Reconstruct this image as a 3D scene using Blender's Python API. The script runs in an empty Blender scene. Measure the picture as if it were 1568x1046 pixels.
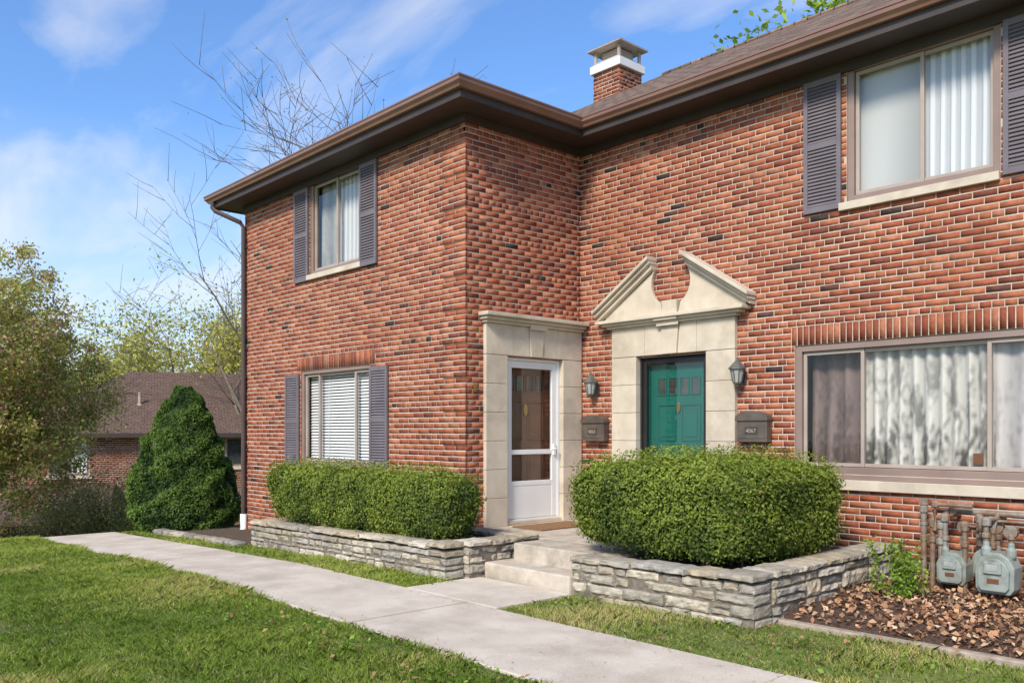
import bpy, bmesh, math, random
import numpy as np
from mathutils import Vector, noise as mnoise
random.seed(7); rng=np.random.default_rng(7)
S=bpy.context.scene
COL=S.collection
# ------------------------------------------------------------------ helpers
def link(o,parent=None):
    COL.objects.link(o)
    if parent is not None: o.parent=parent
    return o
def empty(name,loc=(0,0,0)):
    e=bpy.data.objects.new(name,None); e.empty_display_size=.3; e.location=loc
    return link(e)
def nt(mat):
    mat.use_nodes=True; t=mat.node_tree; t.nodes.clear(); return t,t.nodes,t.links
def ramp(n,stops):
    r=n.new('ShaderNodeValToRGB'); e=r.color_ramp.elements
    while len(e)<len(stops): e.new(.5)
    for i,(p,c) in enumerate(stops):
        e[i].position=p; e[i].color=(c[0],c[1],c[2],1)
    return r
def mat_noise(name,c1,c2,scale=8,rough=.7,bump=.1,bscale=40,metal=0,spec=.5,detail=4,c3=None,s3=1.2,bdist=.01,speck=0):
    m=bpy.data.materials.new(name); t,n,l=nt(m)
    out=n.new('ShaderNodeOutputMaterial'); p=n.new('ShaderNodeBsdfPrincipled')
    tc=n.new('ShaderNodeTexCoord'); ns=n.new('ShaderNodeTexNoise'); ns.inputs['Scale'].default_value=scale; ns.inputs['Detail'].default_value=detail
    l.new(tc.outputs['Object'],ns.inputs['Vector'])
    r=ramp(n,[(.3,c1),(.7,c2)]); l.new(ns.outputs['Fac'],r.inputs['Fac']); c=r.outputs['Color']
    if c3:
        n3=n.new('ShaderNodeTexNoise'); n3.inputs['Scale'].default_value=s3; n3.inputs['Detail'].default_value=6; n3.inputs['Roughness'].default_value=.6
        l.new(tc.outputs['Object'],n3.inputs['Vector'])
        r3=ramp(n,[(.48,(0,0,0)),(.7,(1,1,1))]); l.new(n3.outputs['Fac'],r3.inputs['Fac'])
        mx=n.new('ShaderNodeMix'); mx.data_type='RGBA'; l.new(r3.outputs['Color'],mx.inputs[0]); l.new(c,mx.inputs[6]); mx.inputs[7].default_value=(*c3,1); c=mx.outputs[2]
    nb=None
    if bump>0:
        nb=n.new('ShaderNodeTexNoise'); nb.inputs['Scale'].default_value=bscale; nb.inputs['Detail'].default_value=4
        l.new(tc.outputs['Object'],nb.inputs['Vector'])
        b=n.new('ShaderNodeBump'); b.inputs['Strength'].default_value=bump; b.inputs['Distance'].default_value=bdist
        l.new(nb.outputs['Fac'],b.inputs['Height']); l.new(b.outputs['Normal'],p.inputs['Normal'])
    if speck>0:
        rs=ramp(n,[(.35,(1-speck,)*3),(.6,(1+speck*.3,)*3)]); l.new(nb.outputs['Fac'],rs.inputs['Fac'])
        mx=n.new('ShaderNodeMix'); mx.data_type='RGBA'; mx.blend_type='MULTIPLY'; mx.inputs[0].default_value=1; l.new(c,mx.inputs[6]); l.new(rs.outputs['Color'],mx.inputs[7]); c=mx.outputs[2]
    l.new(c,p.inputs['Base Color'])
    p.inputs['Roughness'].default_value=rough; p.inputs['Metallic'].default_value=metal; p.inputs['Specular IOR Level'].default_value=spec
    l.new(p.outputs[0],out.inputs[0]); return m
def mat_vcol(name,rough=.7,transl=0.0,bump=0,bscale=60,nz=0,nscale=20,spec=.3,big=0):
    m=bpy.data.materials.new(name); t,n,l=nt(m)
    out=n.new('ShaderNodeOutputMaterial'); p=n.new('ShaderNodeBsdfPrincipled')
    a=n.new('ShaderNodeAttribute'); a.attribute_name='col'; c=a.outputs['Color']
    tc=n.new('ShaderNodeTexCoord')
    for (amt,sc) in ((nz,nscale),(big,.9)):
        if amt<=0: continue
        ns=n.new('ShaderNodeTexNoise'); ns.inputs['Scale'].default_value=sc; ns.inputs['Detail'].default_value=5
        l.new(tc.outputs['Object'],ns.inputs['Vector'])
        r=ramp(n,[(.25,(1-amt,)*3),(.75,(1+amt*.6,)*3)]); l.new(ns.outputs['Fac'],r.inputs['Fac'])
        mx=n.new('ShaderNodeMix'); mx.data_type='RGBA'; mx.blend_type='MULTIPLY'; mx.inputs[0].default_value=1
        l.new(c,mx.inputs[6]); l.new(r.outputs['Color'],mx.inputs[7]); c=mx.outputs[2]
    l.new(c,p.inputs['Base Color']); p.inputs['Roughness'].default_value=rough; p.inputs['Specular IOR Level'].default_value=spec
    if bump>0:
        nb=n.new('ShaderNodeTexNoise'); nb.inputs['Scale'].default_value=bscale; nb.inputs['Detail'].default_value=4
        l.new(tc.outputs['Object'],nb.inputs['Vector'])
        b=n.new('ShaderNodeBump'); b.inputs['Strength'].default_value=bump; b.inputs['Distance'].default_value=.012
        l.new(nb.outputs['Fac'],b.inputs['Height']); l.new(b.outputs['Normal'],p.inputs['Normal'])
    if transl>0:
        tr=n.new('ShaderNodeBsdfTranslucent'); l.new(c,tr.inputs['Color']); ms=n.new('ShaderNodeMixShader'); ms.inputs[0].default_value=transl
        l.new(p.outputs[0],ms.inputs[1]); l.new(tr.outputs[0],ms.inputs[2]); l.new(ms.outputs[0],out.inputs[0])
    else: l.new(p.outputs[0],out.inputs[0])
    return m
def mat_glass(name,tint=(1,1,1),base=.06):
    m=bpy.data.materials.new(name); t,n,l=nt(m)
    out=n.new('ShaderNodeOutputMaterial'); g=n.new('ShaderNodeBsdfGlossy'); g.inputs['Roughness'].default_value=.01; g.inputs['Color'].default_value=(.95,.97,1,1)
    tr=n.new('ShaderNodeBsdfTransparent'); tr.inputs['Color'].default_value=(*tint,1)
    fr=n.new('ShaderNodeLayerWeight'); fr.inputs['Blend'].default_value=.5
    pw=n.new('ShaderNodeMath'); pw.operation='POWER'; pw.inputs[1].default_value=4; l.new(fr.outputs['Facing'],pw.inputs[0])
    mm=n.new('ShaderNodeMath'); mm.operation='MULTIPLY_ADD'; mm.inputs[1].default_value=.9; mm.inputs[2].default_value=base; mm.use_clamp=True
    l.new(pw.outputs[0],mm.inputs[0])
    ms=n.new('ShaderNodeMixShader'); l.new(mm.outputs[0],ms.inputs[0]); l.new(tr.outputs[0],ms.inputs[1]); l.new(g.outputs[0],ms.inputs[2]); l.new(ms.outputs[0],out.inputs[0])
    return m
def mesh_np(name,verts,faces_n,nper,mats,parent=None,col=None,midx=None,smooth=False):
    me=bpy.data.meshes.new(name); verts=np.asarray(verts,dtype=np.float32); idx=np.asarray(faces_n,dtype=np.int32).ravel()
    nf=len(idx)//nper
    me.vertices.add(len(verts)); me.vertices.foreach_set('co',verts.ravel())
    me.loops.add(len(idx)); me.loops.foreach_set('vertex_index',idx)
    me.polygons.add(nf); me.polygons.foreach_set('loop_start',np.arange(0,len(idx),nper,dtype=np.int32)); me.polygons.foreach_set('loop_total',np.full(nf,nper,dtype=np.int32))
    if smooth: me.polygons.foreach_set('use_smooth',np.ones(nf,dtype=bool))
    me.update(calc_edges=True)
    if col is not None:
        a=me.attributes.new('col','FLOAT_COLOR','POINT'); c4=np.ones((len(verts),4),dtype=np.float32); c4[:,:3]=col
        a.data.foreach_set('color',c4.ravel())
    me.materials.append(mats)
    o=bpy.data.objects.new(name,me); return link(o,parent)
class MB:
    def __init__(s): s.v=[]; s.f=[]
    def box(s,P,a0,a1,b0,b1,c0,c1):
        i=len(s.v)
        for c in (c0,c1):
            for (a,b) in ((a0,b0),(a1,b0),(a1,b1),(a0,b1)): s.v.append(P(a,b,c))
        s.f+= [[i,i+3,i+2,i+1],[i+4,i+5,i+6,i+7],[i,i+1,i+5,i+4],[i+1,i+2,i+6,i+5],[i+2,i+3,i+7,i+6],[i+3,i,i+4,i+7]]
    def prism(s,P,pts,d0,d1):
        i=len(s.v); n=len(pts)
        for d in (d0,d1):
            for (a,z) in pts: s.v.append(P(a,d,z))
        s.f.append(list(range(i,i+n))); s.f.append(list(range(i+2*n-1,i+n-1,-1)))
        for k in range(n): s.f.append([i+k,i+(k+1)%n,i+n+(k+1)%n,i+n+k])
    def tube(s,pts,r,n=10):
        pts=[Vector(p) for p in pts]; rs=r if isinstance(r,(list,tuple)) else [r]*len(pts); i=len(s.v)
        for k,p in enumerate(pts):
            d=(pts[min(k+1,len(pts)-1)]-pts[max(k-1,0)]).normalized()
            up=Vector((0,0,1)) if abs(d.z)<.9 else Vector((1,0,0))
            a=d.cross(up).normalized(); b=d.cross(a).normalized()
            for j in range(n):
                t=2*math.pi*j/n; s.v.append(tuple(p+(a*math.cos(t)+b*math.sin(t))*rs[k]))
        for k in range(len(pts)-1):
            for j in range(n): s.f.append([i+k*n+j,i+k*n+(j+1)%n,i+(k+1)*n+(j+1)%n,i+(k+1)*n+j])
        s.f.append([i+j for j in range(n)][::-1]); s.f.append([i+(len(pts)-1)*n+j for j in range(n)])
    def lathe(s,c,prof,n=20):
        i=len(s.v)
        for (r,z) in prof:
            for j in range(n):
                t=2*math.pi*j/n; s.v.append((c[0]+r*math.cos(t),c[1]+r*math.sin(t),c[2]+z))
        for k in range(len(prof)-1):
            for j in range(n): s.f.append([i+k*n+j,i+k*n+(j+1)%n,i+(k+1)*n+(j+1)%n,i+(k+1)*n+j])
        s.f.append([i+j for j in range(n)]); s.f.append([i+(len(prof)-1)*n+j for j in range(n)])
    def done(s,name,mat,parent=None,bev=0,smooth=False,segs=2):
        me=bpy.data.meshes.new(name); me.from_pydata([tuple(v) for v in s.v],[],s.f); 
        bm=bmesh.new(); bm.from_mesh(me); bmesh.ops.recalc_face_normals(bm,faces=bm.faces); bm.to_mesh(me); bm.free()
        me.materials.append(mat)
        if smooth:
            for p in me.polygons: p.use_smooth=True
        o=bpy.data.objects.new(name,me); link(o,parent)
        if bev>0:
            m=o.modifiers.new('bev','BEVEL'); m.width=bev; m.segments=segs; m.limit_method='ANGLE'; m.angle_limit=math.radians(40)
        return o
W=lambda a,b,c:(a,b,c)
YA,XB,YC,XL=6.49,-7.93,8.48,-13.8
PA=lambda s,d,z:(s,YA-d,z)
PB=lambda s,d,z:(XB+d,s,z)
PC=lambda s,d,z:(s,YC-d,z)
PL=lambda s,d,z:(XL-d,s,z)
def sn(p,scale,seed=0,oct=4):
    r=np.random.default_rng(seed+101); out=np.zeros(len(p)); amp=1; tot=0
    for o in range(oct):
        for k in range(3):
            d=r.normal(size=3); d/=np.linalg.norm(d); d*=scale*(1.9**o)*(0.7+.6*r.random())
            out+=amp*np.sin(p@d+r.random()*6.28+1.3*np.sin(p@(np.roll(d,1)*.7)))/3
        tot+=amp*.6; amp*=.6
    return out/tot
def gz(x,y=0):
    x=np.asarray(x,dtype=float)
    z=np.where(x>-9,0,-(-9-x)*.03)
    z=z-np.where(x<-15.2,np.clip((-15.2-x)*.17,0,2.4),0)
    return z
# ------------------------------------------------------------------ materials
M={}
M['brick']=mat_vcol('brick',rough=.85,bump=.4,bscale=90,nz=.24,nscale=26,spec=.2,big=.14)
M['mortar']=mat_noise('mortar',(.50,.415,.33),(.66,.565,.46),scale=14,rough=.95,bump=.3,bscale=150,c3=(.40,.32,.25),s3=1.0)
M['lime']=mat_noise('limestone',(.53,.455,.35),(.64,.56,.445),scale=5,rough=.85,bump=.15,bscale=90,c3=(.43,.365,.28),s3=2.2,bdist=.004)
M['conc']=mat_noise('concrete',(.56,.48,.385),(.70,.615,.51),scale=2.6,rough=.92,bump=.35,bscale=110,c3=(.47,.40,.32),s3=1.6,detail=8,bdist=.004,speck=.14)
M['step']=mat_noise('step_concrete',(.46,.39,.31),(.63,.55,.45),scale=7,rough=.92,bump=.35,bscale=90,c3=(.31,.265,.21),s3=3.,detail=8,bdist=.005,speck=.15)
M['soffit']=mat_noise('soffit_brown',(.045,.032,.027),(.062,.045,.038),scale=3,rough=.55,bump=0)
M['gutter']=mat_noise('gutter_brown',(.20,.11,.077),(.25,.14,.10),scale=3,rough=.38,bump=0)
M['spout']=mat_noise('downspout_brown',(.075,.05,.042),(.095,.065,.055),scale=3,rough=.4,bump=0)
M['frame']=mat_noise('window_taupe',(.24,.17,.14),(.29,.21,.175),scale=3,rough=.45,bump=0)
M['frame2']=mat_noise('window_beige',(.36,.29,.24),(.44,.36,.30),scale=3,rough=.4,bump=0)
M['shut']=mat_noise('shutter_grey',(.145,.122,.135),(.18,.155,.17),scale=4,rough=.5,bump=0)
M['white']=mat_noise('white_paint',(.74,.74,.73),(.80,.80,.79),scale=4,rough=.35,bump=0)
M['curtain']=mat_vcol('curtain_fabric',rough=.9,transl=.2)
M['glass']=mat_glass('window_glass',(.96,.97,.97),.045)
M['dglass']=mat_glass('storm_glass',(.90,.92,.92),.06)
M['room']=mat_noise('dark_room',(.03,.025,.02),(.05,.045,.04),scale=2,rough=.9,bump=0)
M['wood']=mat_noise('brown_door',(.14,.055,.027),(.19,.075,.038),scale=6,rough=.45,bump=.05)
M['green']=mat_noise('green_door',(.0,.12,.09),(.0,.15,.112),scale=3,rough=.3,bump=0)
M['black']=mat_noise('black_metal',(.012,.012,.012),(.02,.02,.02),scale=5,rough=.4,bump=0)
M['lite']=mat_noise('door_lite_glass',(.03,.035,.035),(.06,.07,.065),scale=9,rough=.06,bump=0,spec=.8)
M['mail']=mat_noise('mailbox_metal',(.11,.085,.068),(.17,.135,.112),scale=8,rough=.4,bump=.05,metal=.3)
M['plate']=mat_noise('plate_metal',(.05,.042,.036),(.08,.066,.056),scale=12,rough=.5,bump=0,metal=.2)
M['brass']=mat_noise('brass',(.45,.31,.12),(.55,.38,.15),scale=8,rough=.35,bump=0,metal=1)
M['lampmetal']=mat_noise('lantern_metal',(.12,.12,.105),(.20,.19,.17),scale=20,rough=.45,metal=.4,bump=.1)
M['lampglass']=mat_noise('lantern_glass',(.3,.32,.30),(.42,.44,.42),scale=10,rough=.15,bump=0)
M['pipe']=mat_noise('gas_pipe',(.18,.105,.062),(.29,.21,.15),scale=14,rough=.6,bump=.2,metal=.2,c3=(.30,.31,.28),s3=6)
M['meter']=mat_noise('meter_paint',(.23,.27,.24),(.32,.36,.33),scale=8,rough=.5,bump=.05,c3=(.18,.155,.12),s3=7)
M['mat']=mat_noise('coir_mat',(.16,.075,.035),(.36,.20,.09),scale=60,rough=1,bump=.6,bscale=200)
M['bark']=mat_noise('bark',(.10,.078,.055),(.20,.155,.115),scale=12,rough=.9,bump=.5,bscale=40)
M['leaf']=mat_vcol('leaf',rough=.55,transl=.35,spec=.3)
M['grass']=mat_vcol('grass_blades',rough=.6,transl=.35,spec=.2)
M['dryleaf']=mat_vcol('dry_leaf',rough=.8)
M['stone']=mat_vcol('fieldstone',rough=.92,bump=.8,bscale=38,nz=.38,nscale=13,spec=.15)
M['joint']=mat_noise('stone_joint_shade',(.12,.10,.08),(.24,.205,.16),scale=20,rough=1,bump=.5)  # mortar fill, its colour darkened to paint in the shadows between stones
M['core']=mat_noise('hedge_core',(.014,.028,.005),(.03,.052,.01),scale=30,rough=1,bump=.5)
M['mulch']=mat_noise('mulch',(.05,.028,.018),(.16,.095,.062),scale=45,rough=1,bump=1,bscale=70,bdist=.03)
M['soil']=mat_noise('soil',(.07,.048,.03),(.17,.12,.08),scale=30,rough=1,bump=1,bscale=60,bdist=.03)
M['ground']=mat_noise('ground',(.13,.18,.03),(.20,.23,.05),scale=5,rough=1,bump=.6,bscale=30,c3=(.19,.155,.08),s3=.9,bdist=.03)
def shingle(name,c1,c2,c3):
    m=bpy.data.materials.new(name); t,n,l=nt(m); out=n.new('ShaderNodeOutputMaterial'); p=n.new('ShaderNodeBsdfPrincipled'); tc=n.new('ShaderNodeTexCoord')
    b=n.new('ShaderNodeTexBrick'); b.inputs['Scale'].default_value=1; b.inputs['Brick Width'].default_value=.22; b.inputs['Row Height'].default_value=.125; b.inputs['Mortar Size'].default_value=.010
    b.inputs['Color1'].default_value=(*c1,1); b.inputs['Color2'].default_value=(*c2,1); b.inputs['Mortar'].default_value=(*c3,1); b.inputs['Bias'].default_value=-.1
    l.new(tc.outputs['Object'],b.inputs['Vector'])
    ns=n.new('ShaderNodeTexNoise'); ns.inputs['Scale'].default_value=14; ns.inputs['Detail'].default_value=8; l.new(tc.outputs['Object'],ns.inputs['Vector'])
    r=ramp(n,[(.3,(.6,.6,.6)),(.7,(1.3,1.3,1.3))]); l.new(ns.outputs['Fac'],r.inputs['Fac'])
    mx=n.new('ShaderNodeMix'); mx.data_type='RGBA'; mx.blend_type='MULTIPLY'; mx.inputs[0].default_value=1; l.new(b.outputs['Color'],mx.inputs[6]); l.new(r.outputs['Color'],mx.inputs[7])
    l.new(mx.outputs[2],p.inputs['Base Color']); p.inputs['Roughness'].default_value=.95; p.inputs['Specular IOR Level'].default_value=.15
    bp=n.new('ShaderNodeBump'); bp.inputs['Strength'].default_value=.6; bp.inputs['Distance'].default_value=.01; bp.invert=True; l.new(b.outputs['Fac'],bp.inputs['Height']); l.new(bp.outputs[0],p.inputs['Normal'])
    l.new(p.outputs[0],out.inputs[0]); return m
M['shingle']=shingle('roof_shingles',(.15,.10,.075),(.29,.205,.155),(.045,.033,.026))
M['shingle2']=shingle('neighbour_shingles',(.14,.09,.066),(.175,.118,.09),(.08,.052,.04))

# ------------------------------------------------------------------ bricks
PAL=np.array([(.385,.120,.062),(.335,.098,.052),(.42,.145,.075),(.285,.082,.046),(.46,.18,.102),(.23,.074,.047),(.14,.06,.044),(.065,.04,.034)])
PW=np.array([.25,.22,.20,.14,.09,.065,.024,.013]); PW/=PW.sum()
RH=.0677; 
def intervals(s0,s1,zc,holes):
    iv=[(s0,s1)]
    for (a,b,c,d) in holes:
        if c<zc<d:
            nv=[]
            for (p,q) in iv:
                if b<=p or a>=q: nv.append((p,q)); continue
                if a>p: nv.append((p,a))
                if b<q: nv.append((b,q))
            iv=nv
    return iv
def brick_wall(name,P,s0,s1,z0,z1,holes,parent,seed,L=.2145,depth=.1,start=0,proud=.0034,tone=1.0):
    r=np.random.default_rng(seed); V=[];C=[]; MV=[];MF=[]
    nrow=int(round((z1-z0)/RH)); gap=.0064; gv=.0046
    for k in range(nrow):
        za=z0+k*RH; zb=za+RH; 
        for (p,q) in intervals(s0,s1,(za+zb)/2,holes):
            i=len(MV); MV+= [P(p,0,za),P(q,0,za),P(q,0,zb),P(p,0,zb)]; MF+=[i,i+1,i+2,i+3]
            header=((k+start)%6==3)
            bl=L/2 if header else L
            off=(L/4 if header else (L/2 if k%2 else 0))+r.normal(0,.004)
            s=s0-off-bl
            while s<q:
                e=s+bl
                a=max(s,p); b=min(e,q)
                if b-a>.03:
                    a2=a+(gv if a>s0+1e-6 else 0); b2=b-(gv if b<s1-1e-6 else 0)
                    j=np.clip(r.normal(0,.0011,4),-.0025,.0025)
                    d=proud+float(np.clip(r.normal(0,.001),-.002,.002))
                    c=PAL[r.choice(8,p=PW)]*(r.uniform(.88,1.12))*tone
                    zl=za+gap+j[0]; zh=zb-gap+j[1]
                    for dd in (-depth,d):
                        V+= [P(a2,dd,zl),P(b2,dd,zl+j[3]*.5),P(b2,dd,zh+j[2]*.5),P(a2,dd,zh)]
                    C+= [c]*8
                s=e
    n=len(V)//8; base=np.arange(n)[:,None]*8
    q=np.array([[4,5,6,7],[0,1,5,4],[1,2,6,5],[2,3,7,6],[3,0,4,7]]).ravel()
    idx=(base+q[None,:]).ravel()
    o=mesh_np(name,np.array(V),idx,4,M['brick'],parent,col=np.array(C))
    mesh_np(name+'_mortar',np.array(MV),MF,4,M['mortar'],parent)
    return o
def soldier(name,P,s0,s1,z0,z1,parent,seed,d=.008):
    r=np.random.default_rng(seed); V=[];C=[]; w=.0677; n=int(round((s1-s0)/w)); w=(s1-s0)/n
    for k in range(n):
        c=PAL[r.choice(6)]*r.uniform(.85,1.05)*.9; dd=d+r.normal(0,.0008); a=s0+k*w+.0055; b=s0+(k+1)*w-.0055
        for e in (-.1,dd): V+=[P(a,e,z0+.004),P(b,e,z0+.004),P(b,e,z1-.004),P(a,e,z1-.004)]
        C+=[c]*8
    n=len(V)//8; base=np.arange(n)[:,None]*8; q=np.array([[4,5,6,7],[0,1,5,4],[1,2,6,5],[2,3,7,6],[3,0,4,7]]).ravel()
    mesh_np(name,np.array(V),(base+q[None,:]).ravel(),4,M['brick'],parent,col=np.array(C))
    mb=MB(); mb.box(P,s0,s1,-.1,.003,z0,z1); mb.done(name+'_mortar',M['mortar'],parent)

house=empty('brick_townhouse')
Z0=-.40; NR=83; ZT=Z0+NR*RH
rw=lambda z:Z0+round((z-Z0)/RH)*RH
UA=(-11.60,-10.22,rw(3.86),rw(5.20)+.04); LA=(-11.88,-9.97,rw(1.02),rw(2.42)); SA=(-12.0,-9.85,rw(2.42),rw(2.42)+.2031)
UC=(-4.20,-2.76,rw(3.86),rw(5.20)+.04); LC=(-4.78,-2.13,rw(1.10),rw(2.46)); SC_=(-4.82,-2.09,rw(2.46),rw(2.46)+.2031)
D1=(7.10,8.12,Z0,2.46); D2=(-6.92,-5.88,Z0,2.46)
PEDC=-6.39
brick_wall('wall_front_wing',PA,XL,XB,Z0,ZT,[UA,LA,SA],house,1)
brick_wall('wall_entry_side',PB,YA,YC,Z0,ZT,[D1],house,2,start=0,tone=1.0)
brick_wall('wall_main',PC,XB,3.0,Z0,ZT,[UC,LC,SC_,D2],house,3)
brick_wall('wall_left_end',PL,YA,12.5,Z0-.6,ZT,[],house,4)
mb=MB(); mb.box(W,XB,3.0,16.5,16.6,-.4,5.2); mb.box(W,2.9,3.0,8.62,16.5,-.4,5.2); mb.box(W,XL,XL+.1,12.5,16.5,-.9,5.2); mb.box(W,XL,XB-.003,16.5,16.6,-.9,5.2)
mb.done('rear_walls',M['mortar'],house)
soldier('lintel_wing',PA,SA[0],SA[1],SA[2],SA[3],house,5)
soldier('lintel_main',PC,SC_[0],SC_[1],SC_[2],SC_[3],house,6)
def quoins(name,P,sa,sb,seed):
    r=np.random.default_rng(seed); V=[];C=[]; mo=MB()
    k=2
    while k<NR-6:
        mo.box(P,sa+.003,sb+.0145,.0045,.0165,Z0+k*RH+.004,Z0+(k+5)*RH-.004)
        for j in range(5):
            za=Z0+(k+j)*RH; wd=(sb-sa)
            cuts=[0,.5,1] if j%2==0 else [0,.27,.77,1]
            for a,b in zip(cuts[:-1],cuts[1:]):
                c=PAL[r.choice(6)]*r.uniform(.88,1.12); d=.0205+r.normal(0,.0006)
                x0=sa+wd*a+.0045; x1=sa+wd*b-.0045
                if b==1: x1=sb+.018
                for e in (0.006,d): V+=[P(x0,e,za+.0066),P(x1,e,za+.0066),P(x1,e,za+RH-.0066),P(x0,e,za+RH-.0066)]
                C+=[c]*8
        k+=6
    n=len(V)//8; base=np.arange(n)[:,None]*8; q=np.array([[4,5,6,7],[0,1,5,4],[1,2,6,5],[2,3,7,6],[3,0,4,7]]).ravel()
    mesh_np(name,np.array(V),(base+q[None,:]).ravel(),4,M['brick'],house,col=np.array(C)); mo.done(name+'_mortar',M['mortar'],house)
quoins('quoins_front',PA,XB-.42,XB,11)

def sweep(name,path,prof,mat,parent):
    path=[Vector((a,b)) for a,b in path]; n=len(path); V=[];F=[]; m=len(prof)
    for i,p in enumerate(path):
        d1=(path[i]-path[i-1]).normalized() if i>0 else (path[1]-path[0]).normalized()
        d2=(path[i+1]-path[i]).normalized() if i<n-1 else d1
        n1=Vector((d1.y,-d1.x)); n2=Vector((d2.y,-d2.x)); mi=(n1+n2)/(1+n1.dot(n2))
        for (o,z) in prof: q=p+mi*o; V.append((q.x,q.y,z))
    for i in range(n-1):
        for k in range(m):
            F.append([i*m+k,i*m+(k+1)%m,(i+1)*m+(k+1)%m,(i+1)*m+k])
    F.append(list(range(m))); F.append(list(range((n-1)*m,n*m)))
    mb=MB(); mb.v=V; mb.f=F; return mb.done(name,mat,parent)
EP=[(XL,16.5),(XL,YA),(XB,YA),(XB,YC),(3.0,YC)]
sweep('frieze_board',EP,[(-.1,ZT-.02),(.03,ZT-.02),(.03,5.30),(-.1,5.30)],M['soffit'],house)
sweep('soffit',EP,[(-.15,5.302),(.40,5.302),(.40,5.33),(-.15,5.33)],M['soffit'],house)
sweep('fascia',EP,[(.375,5.285),(.403,5.285),(.403,5.46),(.375,5.46)],M['soffit'],house)
sweep('gutter',EP,[(.406,5.375),(.455,5.375),(.468,5.40),(.50,5.43),(.503,5.47),(.512,5.472),(.512,5.49),(.49,5.492),(.485,5.475),(.406,5.475)],M['gutter'],house)
def rf(name,V,F,mat=None,parent=house):
    mb=MB(); mb.v=V; mb.f=F; return mb.done(name,mat or M['shingle'],parent)
ze=5.485; xl,xr,yf=XL-.47,XB+.47,YA-.47; xm=(xl+xr)/2; h=xr-xm
rf('roof_wing',[(xl,yf,ze),(xr,yf,ze),(xm,yf+h,ze+.5*h),(xm,13.5,ze+.5*h),(xl,13.5,ze),(xr,13.5,ze)],[[0,1,2],[1,5,3,2],[0,2,3,4]])
zr=ze+.55*4.49
rf('roof_main',[(-13.2,8.01,ze+.002),(3.4,8.01,ze+.002),(3.4,12.5,zr),(-9.65,12.5,zr),(-13.2,17,ze+.002),(3.4,17,ze+.002)],[[0,1,2,3],[0,3,4],[4,3,2,5],[1,5,2]])
mb=MB(); mb.tube([(-9.65,12.5,zr+.0),(3.4,12.5,zr+.0)],.04,6); mb.done('ridge_cap',M['shingle'],house)
# chimney
ch=empty('chimney_stack'); ch.parent=house
cx,cy=-10.42,12.15; hw=.31
Pch1=lambda s,d,z:(s,cy-hw-d,z); Pch2=lambda s,d,z:(cx+hw+d,s,z)
CR=19
brick_wall('chimney_front',Pch1,cx-hw,cx+hw,6.8,6.8+RH*CR,[],ch,21,tone=.8)
brick_wall('chimney_side',Pch2,cy-hw,cy+hw,6.8,6.8+RH*CR,[],ch,22,tone=.8)
ct=6.8+RH*CR
mb=MB(); mb.box(W,cx-hw,cx+hw-.11,cy-hw+.11,cy+hw,6.8,ct-.01); mb.done('chimney_core',M['mortar'],ch)
mb=MB(); mb.box(W,cx-hw-.05,cx+hw+.05,cy-hw-.05,cy+hw+.05,ct,ct+.15); 
i=len(mb.v); mb.v+=[(cx-hw-.05,cy-hw-.05,ct+.15),(cx+hw+.05,cy-hw-.05,ct+.15),(cx+hw+.05,cy+hw+.05,ct+.15),(cx-hw-.05,cy+hw+.05,ct+.15),(cx-.22,cy-.22,ct+.25),(cx+.22,cy-.22,ct+.25),(cx+.22,cy+.22,ct+.25),(cx-.22,cy+.22,ct+.25)]
mb.f+=[[i+4,i+5,i+6,i+7]]+[[i+a,i+(a+1)%4,i+4+(a+1)%4,i+4+a] for a in range(4)]
mb.done('chimney_flashing',M['white'],ch,.01)
mb=MB()
for sx in(-1,1):
    for sy in(-1,1): mb.box(W,cx+sx*.28-.025,cx+sx*.28+.025,cy+sy*.28-.025,cy+sy*.28+.025,ct+.1,ct+.42)
mb.box(W,cx-.2,cx+.2,cy-.2,cy+.2,ct+.24,ct+.39)
mb.box(W,cx-.40,cx+.40,cy-.40,cy+.40,ct+.41,ct+.44)
i=len(mb.v); z=ct+.44
mb.v+=[(cx-.40,cy-.40,z),(cx+.40,cy-.40,z),(cx+.40,cy+.40,z),(cx-.40,cy+.40,z),(cx-.2,cy-.2,z+.12),(cx+.2,cy-.2,z+.12),(cx+.2,cy+.2,z+.12),(cx-.2,cy+.2,z+.12)]
mb.f+=[[i+4,i+5,i+6,i+7]]+[[i+a,i+(a+1)%4,i+4+(a+1)%4,i+4+a] for a in range(4)]
mb.done('chimney_hood',M['frame2'],ch,.004)
# downspout
mb=MB(); xs=XL+.06
pts=[(XL-.28,YA-.45,5.38),(XL-.28,YA-.45,5.28),(XL-.24,YA-.42,5.22),(XL+.03,YA-.10,5.03),(xs,YA-.06,4.95),(xs,YA-.06,.10)]
mb.tube(pts,.038,8); 
for z in (4.6,2.9,1.2): mb.box(PA,xs-.06,xs+.06,.006,.03,z,z+.03)
mb.done('downspout',M['spout'],house,smooth=False)
mb=MB(); mb.tube([(xs,YA-.06,.14),(xs,YA-.06,-.12),(xs+.03,YA-.2,-.2)],.055,10); mb.done('downspout_boot',M['white'],house,smooth=True)

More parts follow.
